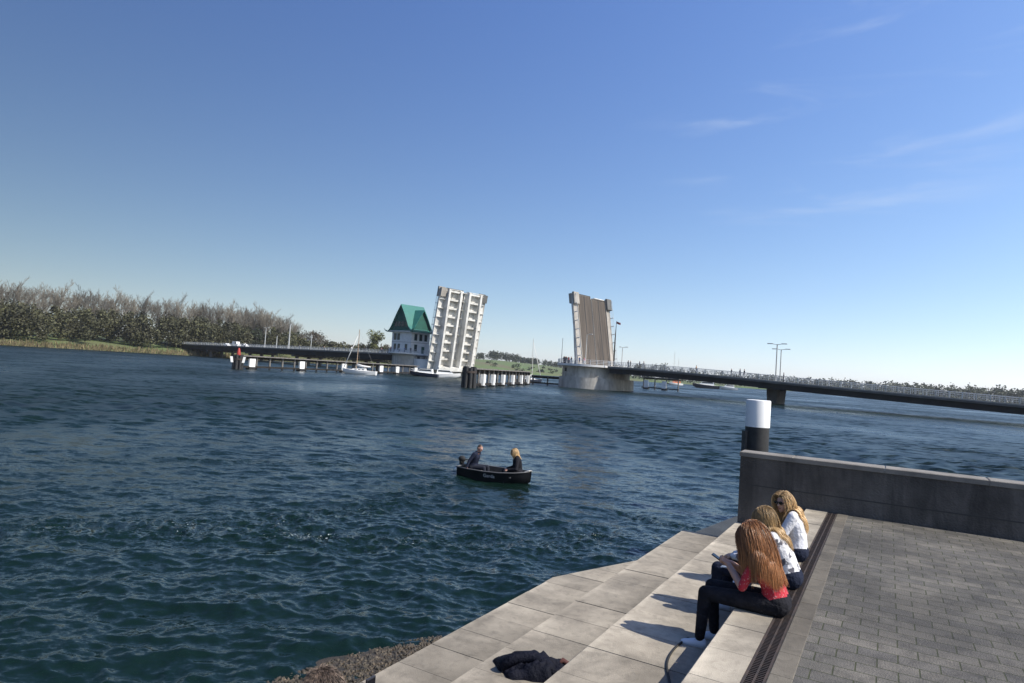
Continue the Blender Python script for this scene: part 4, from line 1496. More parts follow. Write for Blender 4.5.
def approach(name, label, s0, s1, depth):
    r = thing(name, label, 'bridge', BR0, BA)
    n = 24
    ss = [s0 + (s1 - s0) * i / n for i in range(n + 1)]
    mb = MB(); deck_strip(mb, ss, -8.6, 8.6, -.45, -.02); mb.build('deck', 'girder_concrete', r)
    mb = MB(); deck_strip(mb, ss, -6.2, 6.2, -.02, .02); mb.build('roadway', 'asphalt', r)
    for y in (-1, 1):
        mb = MB(); deck_strip(mb, ss, min(6.2 * y, 8.62 * y), max(6.2 * y, 8.62 * y), -.1, .14); mb.build('footway', 'footway', r)
        mb = MB(); deck_strip(mb, ss, 7.4 * y - .3, 7.4 * y + .3, -depth, -.45); deck_strip(mb, ss, 7.4 * y - .5, 7.4 * y + .5, -depth - .08, -depth); mb.build('girder', 'bridge_steel', r)
        mb = MB(); deck_strip(mb, ss, 2.4 * y - .25, 2.4 * y + .25, -depth, -.45); mb.build('girder', 'bridge_steel', r)
        mb = MB(); railing(mb, ss, 8.45 * y, zo=.14); mb.build('railing', 'rail_metal', r)
    mb = MB()
    k = int(abs(s1 - s0) / 6)
    for i in range(k):
        s = s0 + (s1 - s0) * (i + .5) / k
        z = deck_z(s)
        mb = MB(); mb.box(s - .15, s + .15, -7.1, 7.1, z - depth + .4, z - .45); mb.build('cross_beam', 'bridge_steel', r)
    return r
approach('left_approach_bridge', 'long dark girder approach bridge with pale railing left of the bridge house', -300, -66, 2.1)['label']
approach('right_approach_bridge', 'dark girder approach of the bridge running from the right leaf to the right edge', 8.6, 118, 1.55)
for o in list(COL.objects):
    if o.name.startswith('left_approach_bridge') or o.name.startswith('right_approach_bridge'): o.name = 'approach_bridge'

def stadium(ha, hc, n=12, cx=0, cy=0, k=1.0):
    """plan outline: half width ha along the bridge, half length hc across, rounded ends"""
    pts = []
    for i in range(n + 1):
        a = math.pi * i / n
        pts.append((cx + ha * math.cos(a), cy + (hc - ha * k) + ha * k * math.sin(a)))
    for i in range(n + 1):
        a = math.pi + math.pi * i / n
        pts.append((cx + ha * math.cos(a), cy - (hc - ha * k) + ha * k * math.sin(a)))
    return pts
# right pier with viewing platform
rp = thing('bridge_pier', 'big rounded concrete pier under the right leaf, crowded platform on top', 'pier', BR0, BA)
mb = MB(); mb.prism(stadium(8.8, 11.4, 14, .4, -1.0), -3, 2.9, .985); mb.build('plinth', 'pier_concrete', rp, 30)
mb = MB(); mb.prism(stadium(7.6, 10.4, 14, .2, -1.0), 2.9, 5.75, 1.0); mb.build('pier_body', 'pier_concrete', rp, 30)
mb = MB()
mb.prism(stadium(8.9, 11.9, 16, .2, -1.0), 5.75, 6.3); mb.build('platform', 'white_wall', rp, 30)
mb = MB()
outl = stadium(8.7, 11.7, 16, .2, -1.0)
for i, p in enumerate(outl):
    q = outl[(i + 1) % len(outl)]
    if p[1] > 5: continue
    L = math.dist(p, q); n = max(1, int(L / 1.2))
    for k in range(n):
        x = p[0] + (q[0] - p[0]) * k / n; y = p[1] + (q[1] - p[1]) * k / n
        mb.box(x - .05, x + .05, y - .05, y + .05, 6.3, 7.45)
    for b in (.4, .8, 1.15):
        mb.tube([(p[0], p[1], 6.3 + b), (q[0], q[1], 6.3 + b)], .04, 5)
mb.build('railing', 'rail_metal', rp)
for y in (-4.5, 1.0, 6.0):
    mb = MB(); mb.box(-7.75, -7.5, y - .6, y + .6, 4.2, 5.4); 
mb = MB(); mb.obox((-5.2, -8.6, 4.7), (.35, -.35, 0), (.07, .07, 0), (0, 0, .5)); mb.obox((-3.0, -10.6, 4.7), (.45, -.15, 0), (.03, .1, 0), (0, 0, .5)); mb.build('window', 'glass_dark', rp)
# left pier
lp = thing('bridge_pier', 'rounded concrete pier at the foot of the left leaf', 'pier', B(-63.5, 0), BA)
mb = MB(); mb.prism(stadium(6.0, 11.0, 12), -3, 2.2, .98); mb.build('plinth', 'pier_concrete', lp, 30)
mb = MB(); mb.prism(stadium(5.2, 10.2, 12), 2.2, 5.2); mb.build('pier_body', 'white_wall', lp, 30)
# support on the right
sp_ = thing('bridge_support', 'dark tapering concrete support standing in the water under the right approach', 'pier', B(48, 0), BA)
mb = MB(); mb.prism([(-.9, -2.2), (.9, -2.2), (1.15, -1.6), (1.15, 1.6), (.9, 2.2), (-.9, 2.2), (-1.15, 1.6), (-1.15, -1.6)], -3, 3.45, 1.3); mb.build('shaft', 'girder_concrete', sp_)
mb = MB(); mb.box(-1.3, 1.3, -7.6, 7.6, 3.2, 3.5); mb.build('cap', 'girder_concrete', sp_)
for i, s in enumerate((-105, -145, -185, -225)):
    t = thing('bridge_support', 'row of concrete columns under the left approach', 'pier', B(s, 0), BA, 'supports under the left approach')
    z = deck_z(s) - 2.25
    for y in (-5.5, 0, 5.5):
        mb = MB(); mb.lathe((0, y, 0), [(.7, -3), (.7, z - .8)], 16); mb.build('column', 'girder_concrete', t, 40)
    mb = MB(); mb.box(-.9, .9, -7.6, 7.6, z - .8, z); mb.build('cap', 'girder_concrete', t)

# bascule leaves (leaf frame: x from hinge to tip, y across, z = deck normal)
def leaf(label, pivot, rz, ang, L, side_sign, wide=1.0):
    r = thing('bascule_leaf', label, 'bridge leaf', pivot, rz, None, -R(ang))
    r.scale = (1, wide, 1)
    x0 = -2.0
    for (a, b, e) in ((-7.0, -.25, 0 if side_sign > 0 else .55), (.25, 7.0, .55 if side_sign > 0 else 0)):
        mb = MB(); mb.box(x0, L - e, a, b, -.34, 0); mb.build('deck_plate', 'white_paint', r)
        mb = MB(); mb.box(x0, L - .05 - e, a + .05, b - .05, .004, .06)
        for q in range(14):
            yq = a + .2 + q * (b - a - .4) / 13.0
            mb.box(L - .06 - e, L + .28 - e, yq - .13, yq + .13, -.2, .05)
        mb.build('roadway', 'asphalt_leaf', r)
    for s in (-1, 1):
        mb = MB(); mb.box(x0, L - .2, min(7.02 * s, 9.3 * s), max(7.02 * s, 9.3 * s), -.16, .16)
        fw = mb.build('footway', 'footway', r)
        mb = MB(); mb.box(x0, L - .3, min(7.1 * s, 9.25 * s), max(7.1 * s, 9.25 * s), -.165, -.162); mb.box(x0, L - .3, min(9.26 * s, 9.34 * s), max(9.26 * s, 9.34 * s), -.4, .1); mb.build('soffit', 'white_paint', fw)
        mb = MB(); mb.box(x0, L - .2, min(7.04 * s, 7.24 * s), max(7.04 * s, 7.24 * s), .16, .32); mb.build('kerb', 'footway', fw)
        for i in range(9):
            mb = MB()
            x = .6 + i * (L - 1.2) / 8
            mb.add([(x - .1, 7.3 * s, -1.15), (x + .1, 7.3 * s, -1.15), (x + .1, 9.2 * s, -.40), (x - .1, 9.2 * s, -.40),
                    (x - .1, 7.3 * s, -.17), (x + .1, 7.3 * s, -.17), (x + .1, 9.2 * s, -.17), (x - .1, 9.2 * s, -.17)],
                   [(0, 1, 2, 3), (4, 7, 6, 5), (0, 4, 5, 1), (2, 6, 7, 3), (0, 3, 7, 4), (1, 5, 6, 2)])
            mb.box(x - .35, x + .35, min(7.3 * s, 9.2 * s), max(7.3 * s, 9.2 * s), -.24, -.17)
            mb.build('bracket', 'white_paint', r)
        mb = MB()
        railing(mb, [0.5, L - .4], 9.1 * s, zf=lambda q: 0.0, zo=.16, step=2.2, post=.09, mesh=False)
        mb.build('railing', 'rail_metal', r)
        mb = MB(); mb.box(L - 2.9, L + .35, min(7.1 * s, 9.5 * s), max(7.1 * s, 9.5 * s), .2, .9, .1)
        mb.box(L - 2.6, L + .1, min(7.2 * s, 9.4 * s), max(7.2 * s, 9.4 * s), -1.0, -.17)
        mb.build('end_housing', 'girder_concrete' if s * side_sign > 0 else 'footway', r)
    for y in (-6.9, -2.3, 1.2, 5.9):
        mb = MB()
        pr = [(x0, -.345), (L - .1, -.345), (L - .1, -1.9), (L * .35, -2.6), (x0, -3.0)]
        mb.prism_y(pr, y - .14, y + .14)
        pr2 = [(L - .1, -1.9), (L * .35, -2.6), (x0, -3.0), (x0, -3.12), (L * .35, -2.72), (L - .1, -2.02)]
        mb.prism_y(pr2, y - .36, y + .36)
        mb.build('girder', 'white_paint', r)
    for i in range(9):
        x = 1.6 + i * (L - 2.2) / 8
        mb = MB()
        for (a, b) in ((-6.75, -2.45), (1.35, 5.75)):
            mb.box(x - .06, x + .06, a, b, -1.5, -.345)
            mb.box(x - .30, x + .30, a, b, -1.56, -1.5)
        mb.box(x - .05, x + .05, -2.15, 1.05, -.9, -.345)
        mb.build('cross_beam', 'white_paint', r)
    for (a, b) in ((-6.75, -2.45), (1.35, 5.75)):
        for q in range(1, 3):
            y = a + (b - a) * q / 4
            mb = MB(); mb.box(.4, L - .3, y - .04, y + .04, -.62, -.345); mb.build('stringer', 'white_paint', r)
    mb = MB(); mb.box(L - .08, L + .12, -7.0, -2.0, -1.6, -.05); mb.box(L - .58, L - .42, -2.0, .9, -1.0, -.05); mb.box(L - .08, L + .12, .9, 7.0, -1.6, -.05); mb.build('end_beam', 'white_paint', r)
    mb = MB(); mb.box(x0, L - .5, -.25, .25, -.3, -.02); mb.build('centre_joint', 'black_pile', r)
    for q in (-3.6, 3.6):
        mb = MB(); mb.box(x0, L - .1, q - .12, q + .12, .062, .085); mb.build('lane_strip', 'bridge_steel', r)
    mb = MB(); mb.box(x0, x0 + 1.1, -7.3, 7.3, -3.4, -.35); mb.build('hinge_beam', 'white_paint', r)
    return r
leaf('raised left bridge leaf showing its white ribbed underside', B(-58.2, 0, 4.3), BA, 81.5, 24.3, 1, 1.13)
leaf('raised right bridge leaf showing its brown road surface', B(-.4, 0, 5.7), BA + math.pi, 80, 19.8, -1, .97)

# ------------------------------------------------------------------ bridge house
HB = (-34.4, 221.0, 0)
h = thing('bridge_house', 'white bridge keeper house with a steep green roof on a round base', 'house', HB, BA)
mb = MB(); mb.lathe((0, 0, 0), [(6.1, -3), (6.1, 2.4), (5.8, 2.4), (5.8, 6.3)], 40); mb.build('base', 'pier_concrete', h, 30)
mb = MB(); mb.lathe((0, 0, 0), [(5.9, 6.1), (7.3, 6.6), (7.3, 7.0), (5, 7.0)], 40); mb.build('balcony', 'white_wall', h, 30)
mb = MB()
for i in range(40):
    a = 2 * math.pi * i / 40; b = 2 * math.pi * (i + 1) / 40
    mb.box(7.1 * math.cos(a) - .05, 7.1 * math.cos(a) + .05, 7.1 * math.sin(a) - .05, 7.1 * math.sin(a) + .05, 7.0, 8.15)
    for z in (7.4, 7.75, 8.15):
        mb.tube([(7.1 * math.cos(a), 7.1 * math.sin(a), z), (7.1 * math.cos(b), 7.1 * math.sin(b), z)], .04, 5)
mb.build('railing', 'rail_metal', h)
HX, HY = 5.1, 4.0
mb = MB(); mb.box(-HX, HX, -HY, HY, 7.0, 14.3)
wl_ = mb.build('wall', 'white_wall', h)
mb = MB()
mb.box(-HX - .02, HX + .02, -HY - .02, HY + .02, 10.45, 10.6); mb.build('string_course', 'footway', wl_)
def window(x, y, z, wd, ht, face):
    f = MB(); g = MB()
    e = .08
    if face == 'f':
        f.box(x - wd, x + wd, y - e, y + .02, z, z + ht); g.box(x - wd + .12, x - .05, y - e - .03, y - e, z + .12, z + ht - .12); g.box(x + .05, x + wd - .12, y - e - .03, y - e, z + .12, z + ht - .12)
    else:
        f.box(x - .02, x + e, y - wd, y + wd, z, z + ht); g.box(x + e, x + e + .03, y - wd + .12, y - .05, z + .12, z + ht - .12); g.box(x + e, x + e + .03, y + .05, y + wd - .12, z + .12, z + ht - .12)
    w_ = f.build('window', 'green_wood', h); g.build('pane', 'glass_dark', w_)
for x in (-3.4, -1.6): window(x, -HY, 11.2, .65, 2.2, 'f')
for x in (-3.2, -1.2, 2.6): window(x, -HY, 7.9, .6, 2.0, 'f')
for y in (-2.2, 0, 2.2): window(HX, y, 11.2, .6, 2.2, 's')
window(HX, -2.0, 7.6, .6, 2.3, 's')
mb = MB(); mb.box(HX, HX + .09, .6, 1.8, 7.0, 9.3); dd_ = mb.build('door', 'green_wood', h)
mb = MB(); mb.box(HX + .09, HX + .14, 1.55, 1.65, 8.05, 8.15); mb.build('handle', 'rail_metal', dd_)
# steep roof with flared eaves: main ridge across the bridge, a lower cross ridge
def flare_roof(prof, y0, y1, axis, zoff=0):
    """prof = half profile [(dist, z)...] from eave to ridge; thickness outward"""
    mb = MB()
    pts = [(-d, z) for d, z in prof] + [(d, z) for d, z in prof[::-1][1:]]
    low = [(p[0] * .985, p[1] - .28) for p in pts]
    n = len(pts)
    P = lambda q, y: (q[0], y, q[1] + zoff) if axis == 'y' else (y, q[0], q[1] + zoff)
    vs = [P(p, y0) for p in pts] + [P(p, y1) for p in pts] + [P(p, y0) for p in low] + [P(p, y1) for p in low]
    fs = []
    for i in range(n - 1):
        fs.append((i, i + 1, n + i + 1, n + i))
        fs.append((2 * n + i, 3 * n + i, 3 * n + i + 1, 2 * n + i + 1))
        fs.append((i, 2 * n + i, 2 * n + i + 1, i + 1))
        fs.append((n + i, n + i + 1, 3 * n + i + 1, 3 * n + i))
    fs.append((0, n, 3 * n, 2 * n)); fs.append((n - 1, 3 * n - 1, 4 * n - 1, 2 * n - 1))
    mb.add(vs, fs)
    return mb
prof = [(6.9, 14.15), (6.3, 14.05), (5.4, 14.7), (4.4, 16.0), (3.3, 18.0), (2.0, 20.2), (0, 23.2)]
rf = flare_roof(prof, -5.3, 4.8, 'y').build('roof', 'copper_green', h)
prof2 = [(5.0, 14.6), (4.2, 14.9), (3.2, 16.4), (2.0, 18.6), (0, 21.6)]
flare_roof(prof2, 1.0, 6.0, 'x').build('cross_roof', 'copper_green', rf)
mb = MB()   # gable boards
mb.prism_y([(-5.0, 14.2), (5.0, 14.2), (4.2, 16.0), (3.1, 18.0), (1.85, 20.0), (0, 22.8), (-1.85, 20.0), (-3.1, 18.0), (-4.2, 16.0)], -4.6, -4.3)
gb = mb.build('gable', 'green_wood', h)
mb = MB()
for i in range(4):
    x = -2.7 + i * 1.8
    mb.box(x - .7, x + .7, -4.68, -4.6, 15.7, 17.4)
mb.build('gable_window', 'glass_dark', gb)
mb = MB(); mb.box(-6.0, 6.0, -5.0, -4.1, 13.95, 14.25); mb.build('eave_board', 'white_wall', rf)
mb = MB(); mb.box(6.2, 6.75, -4.9, 4.6, 13.75, 14.0); mb.build('eave_board', 'white_wall', rf)
mb = MB()   # gable facing the leaf
vs = [(5.2, -3.0, 14.9), (5.2, 3.0, 14.9), (5.2, 1.9, 18.4), (5.2, 0, 21.2), (5.2, -1.9, 18.4)]
mb.add(vs + [(4.9, p[1], p[2]) for p in vs], [(0, 1, 2, 3, 4), (9, 8, 7, 6, 5)] + [((i + 1) % 5, i, i + 5, (i + 1) % 5 + 5) for i in range(5)])
mb.build('side_gable', 'green_wood', h)
for s in (-1, 1):
    mb = MB(); mb.tube([(6.6 * s, -5.25, 14.1), (7.1 * s, -5.6, 14.3), (7.5 * s, -5.8, 14.9)], [.22, .16, .06], 6); mb.build('eave_finial', 'copper_green', rf)

# ------------------------------------------------------------------ guide walls (timber fenders)
def guide_wall(label, p0, p1, posts, ztop, beam, white_h, side=-1, gap=None):
    p0 = V((*p0, 0)); p1 = V((*p1, 0))
    rz = math.atan2(p1.y - p0.y, p1.x - p0.x)
    L = (p1 - p0).length
    r = thing('guide_wall', label, 'guide wall', p0, rz)
    mb = MB(); mb.box(-.6, L + .6, -.5, .9, ztop - .22, ztop); mb.build('walkway', 'grey_wood', r)
    mb = MB()
    mb.box(-.5, L + .5, .46, .76, ztop - .22 - beam, ztop - .22)
    mb.box(-.5, L + .5, -.30, -.02, .35, .75)
    mb.build('beam', 'dark_wood', r)
    for f in posts:
        x = f * L
        mb = MB(); mb.box(x - .85, x + .85, -.42, -.02, .55, .55 + white_h, 0); pb = mb.build('post', 'white_board', r)
        mb = MB(); mb.box(x - .9, x + .9, -.5, .6, -2.0, .52); mb.build('post_foot', 'black_pile', pb)
    n = int(L / 4)
    for i in range(n + 1):
        x = L * i / n
        mb = MB(); mb.lathe((x, .25, 0), [(.22, -2), (.22, ztop - .24)], 10); mb.build('pile', 'grey_wood', r, 40)
    return r
def dolphin(label, loc, rad, h, n=7, mat_='black_pile'):
    r = thing('mooring_dolphin', label, 'dolphin', (*loc, 0), .3)
    for i in range(n):
        a = 2 * math.pi * i / n
        x, y = (rad * math.cos(a), rad * math.sin(a))
        mb = MB(); mb.tube([(x * 1.15, y * 1.15, -2), (x, y, h * (1 if i % 2 else .94))], .34, 10); mb.build('pile', mat_, r, 40)
    mb = MB(); mb.lathe((0, 0, 0), [(rad + .36, h - 1.1), (rad + .36, h - .75)], 20); mb.build('band', 'iron', r, 40)
    return r
gl = guide_wall('left timber guide wall with widely spaced white boards, leading to the bridge house', (-56.5, 138), (-29.5, 206), (.03, .25, .475, .717, .836, .985), 2.95, .55, 1.75)
d1 = dolphin('dark pile cluster with red mark on top, left end of the guide wall', (-56.0, 134), .75, 3.0)
mb = MB(); mb.lathe((0, 0, 0), [(.38, 2.9), (.40, 3.2), (.28, 3.9), (.16, 4.35), (.05, 4.4)], 14); mb.build('red_mark', 'red_paint', d1, 40)
for sgn in (-1, 1):
    mb = MB(); mb.obox((1.15 * sgn, -.7, 2.0), (.24, 0, 0), (0, .06, 0), (0.1 * sgn, 0, .6)); mb.build('white_board', 'white_board', d1)
gr = guide_wall('right timber guide wall with a row of bright white posts, leading to the right pier', (-6.3, 117), (5.6, 176), (), 3.5, 1.0, 2.0)
def bright_posts(r, L, fr):
    for f in fr:
        x = f * L
        mb = MB(); mb.box(x - .55, x + .55, -.7, -.05, .35, 2.45); pb = mb.build('post', 'white_board', r)
        mb = MB(); mb.box(x - .75, x + .75, -.85, .7, -2.0, .34); mb.build('post_foot', 'black_pile', pb)
    for f in fr:
        x = f * L + 2.6
        mb = MB(); mb.box(x - .28, x + .28, -.3, .2, -2, 2.4); mb.build('post', 'white_board', r)
bright_posts(gr, math.hypot(11.9, 59), (.08, .22, .38, .56, .74, .9))
mb = MB(); railing(mb, [0, 60], .8, 1.0, 3, .04, (1.0, .5), zf=lambda s: 3.5, zo=0, mesh=False)
dolphin('tall black cluster of piles at the near end of the right guide wall', (-7.0, 113), .95, 3.7, 8)
d3 = None
gw3 = guide_wall('short low timber fender joining the right pier', (6.5, 181), (14.5, 179), (), 2.6, .5, 1.2)
# posts under the right approach
gw4 = guide_wall('short timber guide wall with white boards seen under the right approach', (48.5, 236), (58.5, 226), (.1, .62), 4.3, .5, 2.6)
mb = MB()

# ------------------------------------------------------------------ lamps, masts, flag
def lamp(label, s, w_, H, arms, z=None, thick=.09, group=None):
    zb = deck_z(s) + .14 if z is None else z
    t = thing('street_lamp', label, 'street lamp', B(s, w_, zb), BA, group)
    mb = MB(); mb.tube([(0, 0, 0), (0, 0, H)], [thick * 1.4, thick], 8); mb.build('pole', 'lamp_metal', t, 40)
    for a in arms:
        mb = MB(); mb.tube([(0, 0, H - .1), (a * .8, 0, H + .08)], .06, 6)
        ar = mb.build('arm', 'lamp_metal', t)
        mb = MB(); mb.box(min(a * .75, a * 1.75), max(a * .75, a * 1.75), -.17, .17, H + .02, H + .2, .05); mb.build('lamp_head', 'lamp_metal', ar)
    return t
lamp('double armed street lamp on the right approach, nearest the right edge of the bridge', 50.0, -6.6, 7.9, (-1.2, 1.2), thick=.11)
lamp('double armed street lamp on the right approach, the farther of the two beside each other', 46.4, 6.6, 7.4, (-1.2, 1.2), thick=.1)
lamp('single armed lamp standing in front of the raised right leaf', .4, -6.8, 8.0, (1.0,), z=6.3)
lamp('street lamp right of the raised right leaf, behind the flag mast', 3.2, 6.8, 5.6, (1.0, -.6), z=6.3)
lamp('short double armed street lamp on the left approach, farthest left of the lamps', -170, -6.8, 8.6, (-1.2, 1.2), thick=.16)
lamp('thick pale mast without lamp arms on the left approach', -150, -6.8, 10.3, (.35,), thick=.24)
lamp('short pale post between the lamp and the thick mast on the left approach', -160, -6.8, 5.0, (.2,), thick=.16)
lamp('small lamp left of the sailing boat on the left approach', -133, -6.8, 5.5, (.3, -.3), thick=.12)
fp = thing('flag_mast', 'dark mast with a small flag beside the raised right leaf', 'flag mast', B(3.0, 3.0, 6.3), BA)
mb = MB(); mb.tube([(0, 0, 0), (0, 0, 7.5), (.1, 0, 12.6)], [.22, .16, .05], 8); mb.build('pole', 'dark_wood', fp, 40)
mb = MB()
vs = []; fs = []
for i in range(9):
    x = .1 + i * .16
    for k in range(2):
        vs.append((x, .18 * math.sin(i * .9), 12.5 - .6 * k - .05 * i))
for i in range(8):
    fs.append((2 * i, 2 * i + 1, 2 * i + 3, 2 * i + 2))
mb.add(vs, fs); mb.build('flag', 'flag_cloth', fp)
fp2 = thing('flagpole', 'thin pale pole on the platform of the right pier', 'pole', B(-6.5, -8.2, 6.3), BA)
mb = MB(); mb.tube([(0, 0, 0), (0, 0, 6.6)], [.09, .05], 6); mb.build('pole', 'lamp_metal', fp2)
mb = MB(); mb.ell((0, 0, 6.65), (.12, .12, .12)); mb.build('pole_cap', 'lamp_metal', fp2)

# ------------------------------------------------------------------ boats
def sail_boat(label, loc, rz, L, mast, heel=0.0, hullm='hull_white', sail=True, group=None):
    r = thing('sailing_boat', label, 'boat', loc, rz, group)
    k = L / 8.5
    st = [(-4.1, 1.05, .8, -.1, .1, .95), (-2.5, 1.3, 1.1, -.3, 0, .92), (0, 1.4, 1.2, -.4, 0, .95), (2, 1.0, .8, -.3, .1, 1.05), (3.5, .42, .25, 0, .35, 1.2), (4.35, .05, .02, .6, .75, 1.3)]
    st = [tuple(q * k for q in s) for s in st]
    mb, rg = loft_hull(st)
    mb.build('hull', hullm, r, 50)
    mb = MB()
    vs = [(s[0], s[1], s[5]) for s in st] + [(s[0], -s[1], s[5]) for s in st[::-1]]
    mb.add(vs, [tuple(range(len(vs)))[::-1]]); mb.build('deck', 'canvas', r)
    mb = MB()
    mb.prism_y([(-1.5 * k, .9 * k), (2.2 * k, .95 * k), (1.6 * k, 1.35 * k), (-1.4 * k, 1.5 * k)], -.75 * k, .75 * k)
    cb = mb.build('cabin', 'hull_white', r)
    mb = MB()
    for x in (-.9, 0, .9):
        for s in (-1, 1):
            mb.box((x - .3) * k, (x + .3) * k, min(.752 * k * s, .77 * k * s), max(.752 * k * s, .77 * k * s), 1.08 * k, 1.28 * k)
    mb.build('window', 'glass_dark', cb)
    mb = MB(); mb.tube([(.9 * k, 0, 1.3 * k), (.85 * k, 0, mast)], [.11, .07], 8); ms = mb.build('mast', 'teak' if hullm == 'hull_white' else 'alloy', r, 40)
    mb = MB()
    mb.tube([(.85 * k, -.7, mast * .62), (.85 * k, .7, mast * .62)], .035, 5)
    for p in ((4.2 * k, 0, 1.25 * k), (-4.0 * k, 0, .95 * k), (.6 * k, 1.3 * k, 1 * k), (.6 * k, -1.3 * k, 1 * k)):
        mb.tube([p, (.85 * k, 0, mast * .97)], .018, 4)
    mb.build('rigging', 'alloy', ms)
    if sail:
        mb = MB(); mb.tube([(.8 * k, 0, 2.3 * k), (-.6 * k, 0, 2.05 * k), (-2.6 * k, 0, 1.95 * k)], [.30, .24, .12], 8); mb.build('furled_sail', 'canvas', r, True)
        mb = MB(); mb.tube([(4.1 * k, 0, 1.4 * k), (.95 * k, 0, mast * .9)], [.13, .05], 6); mb.build('furled_jib', 'canvas', r, True)
    r.rotation_euler.x = heel
    return r
sail_boat('white sailing boat with furled sails in front of the left guide wall', (-37.5, 163, 0), R(178), 8.6, 11.2)
sail_boat('sailing boat seen only by its leaning mast behind the right guide wall', (6.2, 205, 0), R(20), 8.5, 14.0, R(-3), 'hull_navy')
sail_boat('sailing boat with the taller mast of the two moored beyond the right approach', (150, 600, 0), R(30), 11, 31, 0, 'hull_navy', False)
sail_boat('sailing boat with the shorter mast of the two moored beyond the right approach', (158, 615, 0), R(30), 10, 25, 0, 'hull_navy', False)
def cruiser(label, loc, rz, L, hullm='hull_white', topm='hull_white'):
    r = thing('motor_yacht', label, 'boat', loc, rz)
    k = L / 9.0
    st = [(-4.4, 1.35, 1.15, -.2, .1, 1.05), (-2, 1.5, 1.3, -.3, .05, 1.1), (1, 1.45, 1.2, -.3, .1, 1.25), (3.2, .9, .6, -.1, .4, 1.45), (4.6, .06, .03, .7, .9, 1.65)]
    st = [tuple(q * k for q in s) for s in st]
    mb, _ = loft_hull(st); mb.build('hull', hullm, r, 50)
    mb = MB()
    vs = [(s[0], s[1], s[5]) for s in st] + [(s[0], -s[1], s[5]) for s in st[::-1]]
    mb.add(vs, [tuple(range(len(vs)))[::-1]]); mb.build('deck', 'canvas', r)
    mb = MB(); mb.prism_y([(-2.6 * k, 1.05 * k), (2.6 * k, 1.25 * k), (1.2 * k, 2.35 * k), (-2.4 * k, 2.45 * k)], -1.05 * k, 1.05 * k); cb = mb.build('cabin', topm, r)
    mb = MB()
    for s in (-1, 1):
        mb.prism_y([(-2.2 * k, 1.75 * k), (1.75 * k, 1.75 * k), (1.25 * k, 2.2 * k), (-2.1 * k, 2.25 * k)], min(1.052 * s * k, 1.075 * s * k), max(1.052 * s * k, 1.075 * s * k))
    mb.build('window', 'glass_dark', cb)
    mb = MB(); mb.tube([(-1 * k, 0, 2.4 * k), (-1.1 * k, 0, 3.6 * k)], .04, 6); mb.build('antenna', 'alloy', r)
    mb = MB(); mb.tube([(1.5 * k, -1.3 * k, 1.9 * k), (3.4 * k, -.75 * k, 2.05 * k), (4.5 * k, 0, 2.2 * k), (3.4 * k, .75 * k, 2.05 * k), (1.5 * k, 1.3 * k, 1.9 * k)], .03, 6); mb.build('bow_rail', 'alloy', r)
    return r
cruiser('white motor yacht under the left leaf, with dark hull, the left one of two', (-24.6, 188, 0), R(175), 8.5, 'hull_navy', 'hull_white')
cruiser('white motor yacht with white hull moored under the left leaf', (-18.8, 190, 0), R(5), 8.8)
cruiser('small motor boat with orange deckhouse seen under the right approach', (143, 560, 0), R(200), 13, 'hull_white', 'orange_paint')
cruiser('long dark hulled boat moored under the right approach', (130, 430, 0), R(165), 17, 'hull_navy', 'hull_white')
cruiser('white boat moored right of the long dark boat under the right approach', (150, 445, 0), R(170), 12)

# ------------------------------------------------------------------ cars on the left approach
def car(label, s, w_, van=False):
    r = thing('parked_van' if van else 'parked_car', label, 'van' if van else 'car', B(s, w_, deck_z(s) + .02), BA)
    if van:
        pr = [(-2.6, .35), (2.6, .35), (2.65, .95), (2.0, 1.25), (1.3, 2.3), (-2.6, 2.4)]
        wn = [(1.15, 1.3), (1.75, 1.3), (1.2, 2.1), (.2, 2.1), (.2, 1.3)]
    else:
        pr = [(-2.1, .3), (2.1, .3), (2.15, .8), (1.1, .95), (.4, 1.45), (-1.2, 1.48), (-2.05, .95)]
        wn = [(-1.6, .95), (.9, .95), (.35, 1.38), (-1.15, 1.4)]
    mb = MB(); mb.prism_y(pr, -.88, .88); bd = mb.build('body', 'hull_white', r)
    mb = MB()
    for s_ in (-1, 1): mb.prism_y(wn, min(.882 * s_, .9 * s_), max(.882 * s_, .9 * s_))
    mb.build('window', 'glass_dark', bd)
    for x in (-1.4, 1.4):
        for y in (-.86, .86):
            mb = MB()
            pts = [(x + .33 * math.cos(2 * math.pi * i / 16), .33 + .33 * math.sin(2 * math.pi * i / 16)) for i in range(16)]
            mb.prism_y(pts, y - .11, y + .11); mb.build('wheel', 'rubber', r)
car('white van waiting at the left end of the bridge', -203, -3.6, True)
car('white car waiting in front of the van at the left end of the bridge', -195, -3.4)
car('white car standing behind the van at the left end of the bridge', -213, -3.5)

